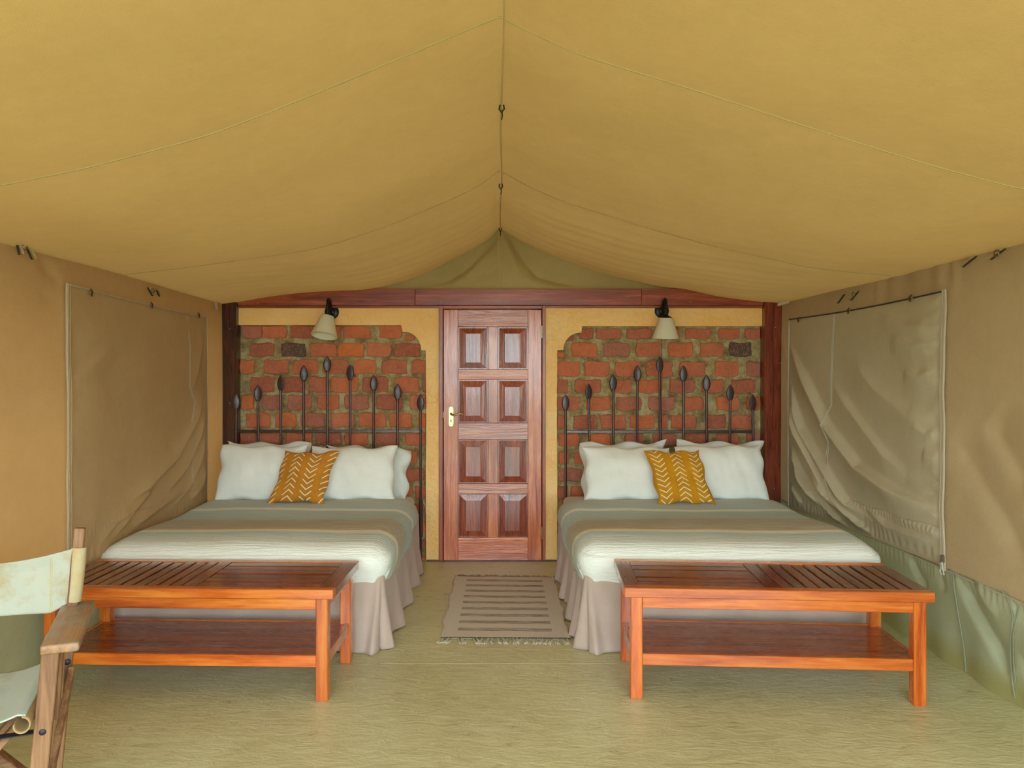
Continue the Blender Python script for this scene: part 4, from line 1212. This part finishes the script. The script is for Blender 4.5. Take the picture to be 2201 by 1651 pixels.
pil(575, 6.02, 0.775, 0.66, 0.44, 0.13, TI * 0.5, 0.0, 'pale back pillow of the left bed, mostly hidden behind the one by the tent wall', 'pillowback', 3, 0.012)
pil(790, 6.02, 0.75, 0.66, 0.42, 0.13, TI * 0.5, 0.05, 'pale back pillow whose open end sticks out toward the door, left bed', 'pillowback', 4, 0.016)
pil(1350, 5.80, 0.775, 0.665, 0.42, 0.17, TI, 0.01, 'white quilted front pillow on the right bed, on the door side of the cushion', seed=5)
pil(1551, 5.80, 0.780, 0.665, 0.43, 0.17, TI, -0.015, 'white quilted front pillow nearest the right timber post', seed=6)
pil(1341, 6.02, 0.775, 0.68, 0.44, 0.13, TI * 0.5, -0.02, 'pale back pillow of the right bed, peeping out at the door side', 'pillowback', 7, 0.014)
pil(1546, 6.02, 0.78, 0.68, 0.44, 0.13, TI * 0.5, 0.02, 'pale back pillow of the right bed, peeping up beside the timber post', 'pillowback', 8, 0.014)
c1_ = pillow_mesh('cushion', 0.41, 0.40, 0.13, M['mud_l'], 3, ear=0.10, ruffle=0.006, shear=0.20); place(c1_, 653, 5.60, 0.778, math.radians(24), 0.0)
tag(c1_, 'ochre mudcloth cushion with white chevrons on the left bed', 'cushion', 'ochre chevron cushions')
c2_ = pillow_mesh('cushion', 0.41, 0.41, 0.13, M['mud_r'], 6, ear=0.08, ruffle=0.008, shear=-0.17); place(c2_, 1460, 5.60, 0.778, math.radians(24), 0.0)
tag(c2_, 'ochre mudcloth cushion with white chevrons on the right bed', 'cushion', 'ochre chevron cushions')

# ------------------------------------------------------------------ spear headboards
def headboard(label, pxs, tops, bar_px, zbar_px, twist):
    YH = 6.235
    root = empty('headboard', (wallX(sum(bar_px) / 2, YH), YH, 0)); ox = root.location.x
    tag(root, label, 'headboard', 'iron spear headboards')
    def lx(p): return wallX(p, YH) - ox
    def zz(p): return wallZ(p, YH)
    zb = zz(zbar_px)
    bmx = bmesh.new(); add_box(bmx, ((lx(bar_px[0]) + lx(bar_px[1])) / 2, 0, zb), (lx(bar_px[1]) - lx(bar_px[0]), 0.022, 0.022), 0.002)
    from_bm('crossbar', bmx, M['iron'], root)
    for k, (p, tp) in enumerate(zip(pxs, tops)):
        zt = zz(tp); x = lx(p); hl = 0.128
        lean = random.uniform(-0.004, 0.004)
        sp = tube('spear_shaft', [(x - lean, -0.016, 0.0 if k in (0, len(pxs) - 1) else 0.35), (x, -0.016, zb), (x + lean, -0.016, zt - hl + 0.005)], 0.0098, M['iron'], root, 10)
        bm = bmesh.new()
        n = 12; rows = []
        th = twist[k]
        for i in range(n + 1):
            t_ = i / n
            wv = 0.0315 * (math.sin(PI * min(1, t_ * 0.90 + 0.10)) ** 0.75) if t_ < 1 else 0.0015
            tk = 0.005 * math.sin(PI * (0.08 + 0.9 * t_)) + 0.001
            z = zt - hl + hl * t_
            ring = []
            for q in range(8):
                a = q * PI / 4
                xx, yy = wv * math.cos(a), tk * math.sin(a) * (1.2 if q in (2, 6) else 0.75)
                ring.append(bm.verts.new((x + lean + xx * math.cos(th) - yy * math.sin(th), -0.016 + xx * math.sin(th) + yy * math.cos(th), z)))
            rows.append(ring)
        for i in range(n):
            for q in range(8): bm.faces.new((rows[i][q], rows[i][(q + 1) % 8], rows[i + 1][(q + 1) % 8], rows[i + 1][q]))
        bm.faces.new(rows[0]); bm.faces.new(rows[-1])
        hd = from_bm('spearhead', bm, M['blade'], sp, True)
        lathe('collar', [(0.0, 0), (0.0115, 0), (0.0125, 0.004), (0.0115, 0.009), (0, 0.009)], M['iron'], sp, 10, Matrix.Translation((x + lean, -0.016, zt - hl - 0.003)))
    for p in (pxs[0], pxs[-1]):
        bmx = bmesh.new(); add_box(bmx, (lx(p), 0.0, 0.36), (0.03, 0.03, 0.30), 0.003); from_bm('bracket', bmx, M['iron'], root)
headboard('black iron spear headboard of the left bed, beside the dark post', [508.8, 556.5, 605, 654, 704.5, 753.4, 803.8, 854.7, 904.8],
          [846, 828, 806, 785, 765, 784, 806, 825, 847], (500, 908), 927, [0.2, 0.5, -0.3, 0.2, 0.3, -0.2, 0.25, 0.1, -0.2])
headboard('black iron spear headboard of the right bed, beside the red post', [1215.5, 1266, 1317.7, 1368.6, 1418, 1468, 1518, 1567.5, 1617.4],
          [847.7, 824.8, 804.4, 785.4, 766.3, 785.4, 805.7, 826.6, 848.2], (1213, 1621), 928, [0.1, 0.4, 0.1, -0.3, 0.2, 0.0, -0.2, 0.1, 0.2])

# ------------------------------------------------------------------ wall lamps
def lamp(label, disc, sh_top, sh_bot, tilt_y, tilt_x):
    y0 = YP if disc[1] < 660 else YW
    root = empty('wall_lamp', (wallX(disc[0]), YW, wallZ(disc[1]))); L = Vector(root.location)
    tag(root, label, 'lamp', 'wall lamps above the beds')
    Rx = Matrix.Rotation(PI / 2, 4, 'X')
    rose = lathe('wall_plate', [(0, 0), (0.058, 0), (0.058, 0.008), (0.050, 0.014), (0.030, 0.018), (0.026, 0.030), (0.014, 0.036), (0, 0.037)], M['lampmetal'], root, 28, Rx)
    for s in (-1, 1):
        lathe('screw', [(0, 0), (0.0045, 0), (0.004, 0.003), (0, 0.004)], M['nail'], rose, 8, Matrix.Translation((s * 0.046, -0.0105, -0.004)) @ Rx)
    ys = 6.16
    top = Vector((wallX(sh_top[0], ys), ys, wallZ(sh_top[1], ys))) - L
    pk = Vector((top.x * 0.8 + 0.004, -0.10, wallZ(646) - L.z))
    arm = [(0, -0.03, -0.004), (top.x * 0.25, -0.048, 0.010), (top.x * 0.6, -0.066, pk.z * 0.62), (top.x * 0.85, -0.088, pk.z * 0.93), (top.x, -0.115, pk.z), (top.x, -0.140, pk.z * 0.86), (top.x, top.y + 0.004, pk.z * 0.5), (top.x, top.y, top.z + 0.02)]
    # smooth
    import itertools
    A = [Vector(a) for a in arm]
    fine = []
    for i in range(len(A) - 1):
        p0, p1, p2, p3 = A[max(i - 1, 0)], A[i], A[i + 1], A[min(i + 2, len(A) - 1)]
        for k in range(5):
            t_ = k / 5
            fine.append(0.5 * ((2 * p1) + (p2 - p0) * t_ + (2 * p0 - 5 * p1 + 4 * p2 - p3) * t_ ** 2 + (3 * p1 - p0 - 3 * p2 + p3) * t_ ** 3))
    fine.append(A[-1])
    tube('arm', fine, 0.0125, M['lampmetal'], root, 10)
    R = Matrix.Rotation(tilt_y, 4, 'Y') @ Matrix.Rotation(tilt_x, 4, 'X')
    T = Matrix.Translation(top) @ R
    lathe('shade_cap', [(0, 0.030), (0.014, 0.028), (0.018, 0.014), (0.046, 0.002), (0.048, -0.004), (0, -0.004)], M['lampmetal'], root, 24, T)
    rt, rb, hh = 0.053, 0.105, 0.168
    sh = lathe('lamp_shade', [(rt, -0.004), (rb, -hh), (rb - 0.003, -hh), (rt - 0.003, -0.007)], M['shade'], root, 40, T, closed=True)
    lathe('bulb', [(0, -0.11), (0.014, -0.106), (0.021, -0.092), (0.020, -0.078), (0.012, -0.060), (0.012, -0.01), (0, -0.01)], M['zip_white'], root, 16, T)
    return root
lamp('black swan-neck wall lamp with tilted cream shade above the left bed', (713.5, 671), (704, 679.5), None, math.radians(6), math.radians(-16))
lamp('black swan-neck wall lamp with upright white shade above the right bed', (1422, 668.5), (1431.5, 682), None, math.radians(0), math.radians(6))
wp = [(wallX(px, 6.285), 6.285 + 0.003 * math.sin(py), wallZ(py, 6.285)) for px, py in ((1422, 690), (1422, 740), (1423, 800), (1421, 860), (1422, 910), (1421, 930), (1423, 945), (1427, 955), (1424, 965), (1420, 975), (1419, 990))]
wi = tube('lamp_cord', wp, 0.0028, M['redwire'], None, 6); tag(wi, 'thin red cord hanging down the bricks below the right lamp', 'cord')

# ------------------------------------------------------------------ benches
def bench():
    root = empty('bench', (0, 0, 0))
    w, d, h = 1.40, 0.57, 0.525
    x0, x1, y0, y1 = -w / 2, w / 2, -d / 2, d / 2
    tt = 0.045; fw = 0.075
    # top frame
    box('top_rail', (x0, y0, h - tt), (x1, y0 + 0.055, h), M['benchX'], root, 0.003)
    box('top_rail', (x0, y1 - 0.055, h - tt), (x1, y1, h), M['benchX'], root, 0.003)
    box('top_stile', (x0, y0 + .0555, h - tt), (x0 + fw, y1 - .0555, h - .0005), M['slatY'], root, 0.003)  # both end stiles: darker slat wood puts top-face shade into the colour
    box('top_stile', (x1 - fw, y0 + .0555, h - tt), (x1, y1 - .0555, h - .0005), M['slatY'], root, 0.003)
    # lengthwise slats on the left half
    xm_ = 0.0
    n = 6; a0, a1 = y0 + 0.055, y1 - 0.055
    p = (a1 - a0) / n
    for k in range(n):
        dz = random.uniform(-0.003, 0.001)
        box('slat', (x0 + fw + 0.002, a0 + k * p + 0.004, h - 0.022 + dz), (xm_ - 0.037, a0 + (k + 1) * p - 0.004, h - 0.0015 + dz), M['slatX'], root, 0.003)
    box('top_stile', (xm_ - 0.035, a0 + .001, h - tt), (xm_ + 0.030, a1 - .001, h - 0.001), M['slatY'], root, 0.002)
    n = 10; b0, b1 = xm_ + 0.032, x1 - fw
    p = (b1 - b0) / n
    for k in range(n):
        dz = random.uniform(-0.0025, 0.0)
        box('slat', (b0 + k * p + 0.0045, a0 + 0.001, h - 0.022 + dz), (b0 + (k + 1) * p - 0.0045, a1 - 0.001, h - 0.001 + dz), M['slatY'], root, 0.003)
    box('batten', (x0 + fw, -0.03, h - tt + 0.001), (x1 - fw, 0.03, h - 0.027), M['slatX'], root)
    # legs, aprons, shelf
    ov = 0.030; lw = 0.056
    lx0, lx1, ly0, ly1 = x0 + ov, x1 - ov, y0 + ov * 0.6, y1 - ov * 0.6
    for sx_ in (0, 1):
        for sy in (0, 1):
            a = lx0 if not sx_ else lx1 - lw; b_ = ly0 if not sy else ly1 - lw
            box('leg', (a, b_, 0), (a + lw, b_ + lw, h - tt - .0005), M['benchZ'], root, 0.004)
    for nm, zt, zb in (('apron', h - tt - 0.001, h - tt - 0.055), ('shelf_rail', 0.212, 0.158)):
        for b_ in (ly0 + 0.008, ly1 - 0.008 - 0.022):
            box(nm, (lx0 + lw, b_, zb), (lx1 - lw, b_ + 0.022, zt), M['benchX'], root, 0.002)
        for a in (lx0 + 0.008, lx1 - 0.008 - 0.022):
            box(nm, (a, ly0 + lw, zb), (a + 0.022, ly1 - lw, zt), M['benchY'], root, 0.002)
    sh = box('shelf_board', (lx0 + 0.031, ly0 + 0.031, 0.190), (lx1 - 0.031, ly1 - 0.031, 0.2085), M['shelfX'], root, 0.001)
    return root
M['shelfX'] = wood_mat('bench_shelf', 'X', srgb(110, 40, 16), srgb(168, 74, 28), srgb(200, 102, 42), 0.24, 0.5, 0.8, 0.1, 0.12)
def copy_tree(o, parent=None):
    kids = [c for c in bpy.data.objects if c.parent is o]
    c = o.copy(); COL.objects.link(c)
    if parent is not None: c.parent = parent
    for k in kids: copy_tree(k, c)
    return c
bR = bench()
bR.location = (1.3015, 3.837, 0); bR.rotation_euler = (0, 0, math.radians(-3.6))
tag(bR, 'red-brown slatted timber bench at the foot of the right bed', 'bench', 'slatted timber benches')
bL = copy_tree(bR)
bL.location = (-1.454, 3.865, 0); bL.rotation_euler = (0, 0, math.radians(180 - 1.7))
tag(bL, 'red-brown slatted timber bench at the foot of the left bed, partly behind the canvas chair', 'bench', 'slatted timber benches')

# ------------------------------------------------------------------ rug
cr = [(-.336, 4.436), (.407, 4.42), (.4155, 5.755), (-.326, 5.795)]   # near-left, near-right, far-right, far-left
n_, m_ = 70, 120
U, V = np.meshgrid(np.linspace(0, 1, n_), np.linspace(0, 1, m_), indexing='ij')
RX = (1 - U) * (1 - V) * cr[0][0] + U * (1 - V) * cr[1][0] + U * V * cr[2][0] + (1 - U) * V * cr[3][0]
RY = (1 - U) * (1 - V) * cr[0][1] + U * (1 - V) * cr[1][1] + U * V * cr[2][1] + (1 - U) * V * cr[3][1]
RX = RX + 0.006 * np.sin(V * 19) * (abs(U - 0.5) * 2) ** 6 + 0.004 * np.sin(V * 47 + 1) * (abs(U - 0.5) * 2) ** 8
RZ = 0.0075 + 0.0015 * wnoise(RX, RY, 9, 2) + 0.002 * sstep(0.92, 1, abs(U - 0.5) * 2) * (1 + np.sin(V * 33))
rug = grid_mesh('rug', np.stack([RX, RY, RZ], -1), M['rug'], None, uv=np.stack([U, V], -1), thick=0.007)
tag(rug, 'beige woven rug with brown stripes and fringed ends in front of the door', 'rug')
tube('binding', [(RX[i, 0], RY[i, 0] - 0.001, 0.010) for i in range(n_)], 0.0035, M['rugedge'], rug, 6)
tube('binding', [(RX[i, -1], RY[i, -1] + 0.001, 0.010) for i in range(n_)], 0.0035, M['rugedge'], rug, 6)
def tassel(x, y, dirn, ln):
    bm = bmesh.new()
    sweep = random.uniform(-0.03, 0.03)
    for s in range(random.randint(5, 8)):
        ph = random.uniform(0, 6); o_ = random.uniform(-0.007, 0.007); l2 = ln * random.uniform(0.75, 1.1); am = random.uniform(0.003, 0.008)
        pts = [(x + o_ * (0.4 + 1.1 * t_) + sweep * t_ ** 1.3 + am * math.sin(t_ * 5 + ph) * t_, y + dirn * l2 * t_, 0.007 - 0.004 * t_ + 0.002 * math.sin(t_ * 9 + ph)) for t_ in np.linspace(0, 1, 7)]
        add_tube(bm, pts, [0.0034] * 6 + [0.002], 5)
    from_bm('tassel', bm, M['fringe'], rug, True)
for k in range(26):
    t_ = (k + 0.5 + random.uniform(-.25, .25)) / 26
    tassel(cr[0][0] + (cr[1][0] - cr[0][0]) * t_, cr[0][1] + (cr[1][1] - cr[0][1]) * t_ - 0.002, -1, 0.075)
for k in range(22):
    t_ = (k + 0.5 + random.uniform(-.25, .25)) / 22
    tassel(cr[3][0] + (cr[2][0] - cr[3][0]) * t_, cr[3][1] + (cr[2][1] - cr[3][1]) * t_ + 0.002, 1, 0.07)

# ------------------------------------------------------------------ folding canvas chair (left foreground)
ch = empty('folding_chair', (-1.707, 2.527, 0))
ch.rotation_euler = (0, 0, math.atan2(0.38, 0.925))      # local x = chair's left arm side, local -y = forward
tag(ch, 'weathered folding wooden chair with faded canvas seat in the left foreground', 'chair')
AV = 0.27
for s in (1, -1):
    zt = 0.68
    bm = bmesh.new(); add_box(bm, (s * AV, 0.0, zt - 0.016), (0.108, 0.50, 0.030), 0.009, None, 3)
    ar = auto_smooth(from_bm('armrest', bm, M['armrest'], ch), 30)
    lean = 0.09
    def at(z): return s * (AV - 0.012 - (zt - z) * lean)
    def af(z): return s * (AV - 0.026 - (zt - z) * lean)
    fp = bar('front_post', (af(0.663), -0.205, 0.663), (af(0), -0.190, 0.0), 0.030, 0.050, M['chairZ'], ch, up=(1, 0, 0))
    bp = bar('back_post', (at(0.955) - s * 0.006, 0.215, 0.955), (at(0), 0.185, 0.0), 0.030, 0.036, M['chairZ'], ch, up=(1, 0, 0))
    for (pst, y_, z_) in ((fp, -0.196, 0.40), (bp, 0.197, 0.48)):
        lathe('bolt', [(0, 0), (0.011, 0), (0.010, 0.004), (0.005, 0.007), (0, 0.0075)], M['strapiron'], pst, 12,
              Matrix.Translation(((af(z_) if pst is fp else at(z_)), y_ - 0.016, z_)) @ Matrix.Rotation(PI / 2, 4, 'X'))
    bar('slat', (at(0.648) + s * 0.004, -0.125, 0.648), (at(0.40) + s * 0.01, -0.12, 0.40), 0.022, 0.018, M['chairZ'], ch, up=(1, 0, 0))
    bar('slat', (at(0.648) + s * 0.006, -0.09, 0.648), (at(0.45) + s * 0.012, -0.085, 0.45), 0.018, 0.016, M['chairZ'], ch, up=(1, 0, 0))
    bar('seat_rail', (at(0.47) - s * 0.03, -0.17, 0.455), (at(0.47) - s * 0.03, 0.20, 0.475), 0.028, 0.034, M['chairY'], ch)
    bar('side_brace', (at(0.12) + s * 0.004, -0.15, 0.12), (at(0.48) + s * 0.016, 0.17, 0.46), 0.020, 0.030, M['chairY'], ch)
# crossed legs
bar('cross_leg', (0.20, -0.205, 0.02), (-0.205, -0.205, 0.455), 0.024, 0.05, M['chairX'], ch, up=(0, 1, 0))
bar('cross_leg', (-0.20, -0.05, 0.02), (0.19, -0.05, 0.44), 0.024, 0.05, M['chairX'], ch, up=(0, 1, 0))
bar('cross_leg', (0.20, 0.150, 0.02), (-0.205, 0.150, 0.455), 0.024, 0.05, M['chairX'], ch, up=(0, 1, 0))
bar('cross_leg', (-0.20, 0.120, 0.02), (0.19, 0.120, 0.44), 0.024, 0.05, M['chairX'], ch, up=(0, 1, 0))
bar('tie_bar', (-0.23, -0.165, 0.385), (0.23, -0.165, 0.385), 0.004, 0.032, M['strapiron'], ch, up=(0, 1, 0), bev=0.0005)
# canvas back
U, V = np.meshgrid(np.linspace(-1, 1, 90), np.linspace(0, 1, 30), indexing='ij')
bx = U * (AV - 0.008)
bow = (1 - U ** 2)
by = 0.215 + 0.055 * bow + 0.006 * wnoise(U, V, 5, 1) - 0.02
zlo = 0.692 - 0.040 * sstep(0, 0.35, 1 - abs(U)) ; zhi = 0.885 - 0.045 * bow ** 1.1
bz = zlo + V * (zhi - zlo)
by = by + crease(bx, bz, [(0.25, 0.845), (0.12, 0.80), (-0.05, 0.785), (-0.24, 0.80)], 0.012, 0.03) + crease(bx, bz, [(0.25, 0.70), (0.17, 0.675)], 0.008, 0.015)
bk = grid_mesh('canvas_back', np.stack([bx, by, bz], -1), M['chaircloth'], ch, thick=0.003)
for s in (1, -1):
    bm = bmesh.new()
    add_tube(bm, [(s * (AV - 0.014), 0.213, 0.69), (s * (AV - 0.004), 0.214, 0.78), (s * (AV + 0.004), 0.215, 0.885)], 0.026, 12)
    sl = auto_smooth(from_bm('canvas_sleeve', bm, M['sleevecloth'], bk))
    for dx in (0.075, 0.082):
        xs_ = s * (AV - dx - 0.01)
        k = int(np.argmin(abs(bx[:, 0] - xs_)))
        tube('stitch_line', [(bx[k, j], by[k, j] - 0.002, bz[k, j]) for j in range(0, 30, 3)], 0.0012, M['thread'], bk, 5)
# rivet on the back cloth
k = 34
lathe('eyelet', [(0.006, 0), (0.011, 0), (0.011, 0.002), (0.006, 0.003)], M['ring'], bk, 14, Matrix.Translation((bx[k, 22], by[k, 22] - 0.003, bz[k, 22])) @ Matrix.Rotation(PI / 2, 4, 'X'), closed=True)
# canvas seat with a rolled front hem
U, V = np.meshgrid(np.linspace(-1, 1, 50), np.linspace(0, 1, 50), indexing='ij')
sxg = U * 0.205 * (0.86 + 0.14 * V); syg = -0.235 + V * 0.42
szg = 0.500 - 0.035 * (1 - U ** 2) - 0.02 * (1 - V) + 0.004 * wnoise(U, V, 4, 2)
over = sstep(0.86, 1.0, abs(U)); szg = szg - 0.012 * over
seat = grid_mesh('canvas_seat', np.stack([sxg, syg, szg], -1), M['seatcloth'], ch, thick=0.004)
for s in (1, -1):
    P = []
    Uu, Vv = np.meshgrid(np.linspace(0, 1, 22), np.linspace(0, 1, 40), indexing='ij')
    ang_ = Uu * 1.55 * PI
    rr_ = 0.024
    gx = s * (0.195 * (0.86 + 0.14 * Vv) + rr_ * np.sin(ang_) * 0.9); gz_ = 0.486 - 0.02 * (1 - Vv) - rr_ * (1 - np.cos(ang_)) ; gy = -0.245 + Vv * 0.43 + 0.004 * np.sin(Vv * 17)
    grid_mesh('seat_hem', np.stack([gx, gy, gz_], -1), M['seatedge'], ch, thick=0.004)
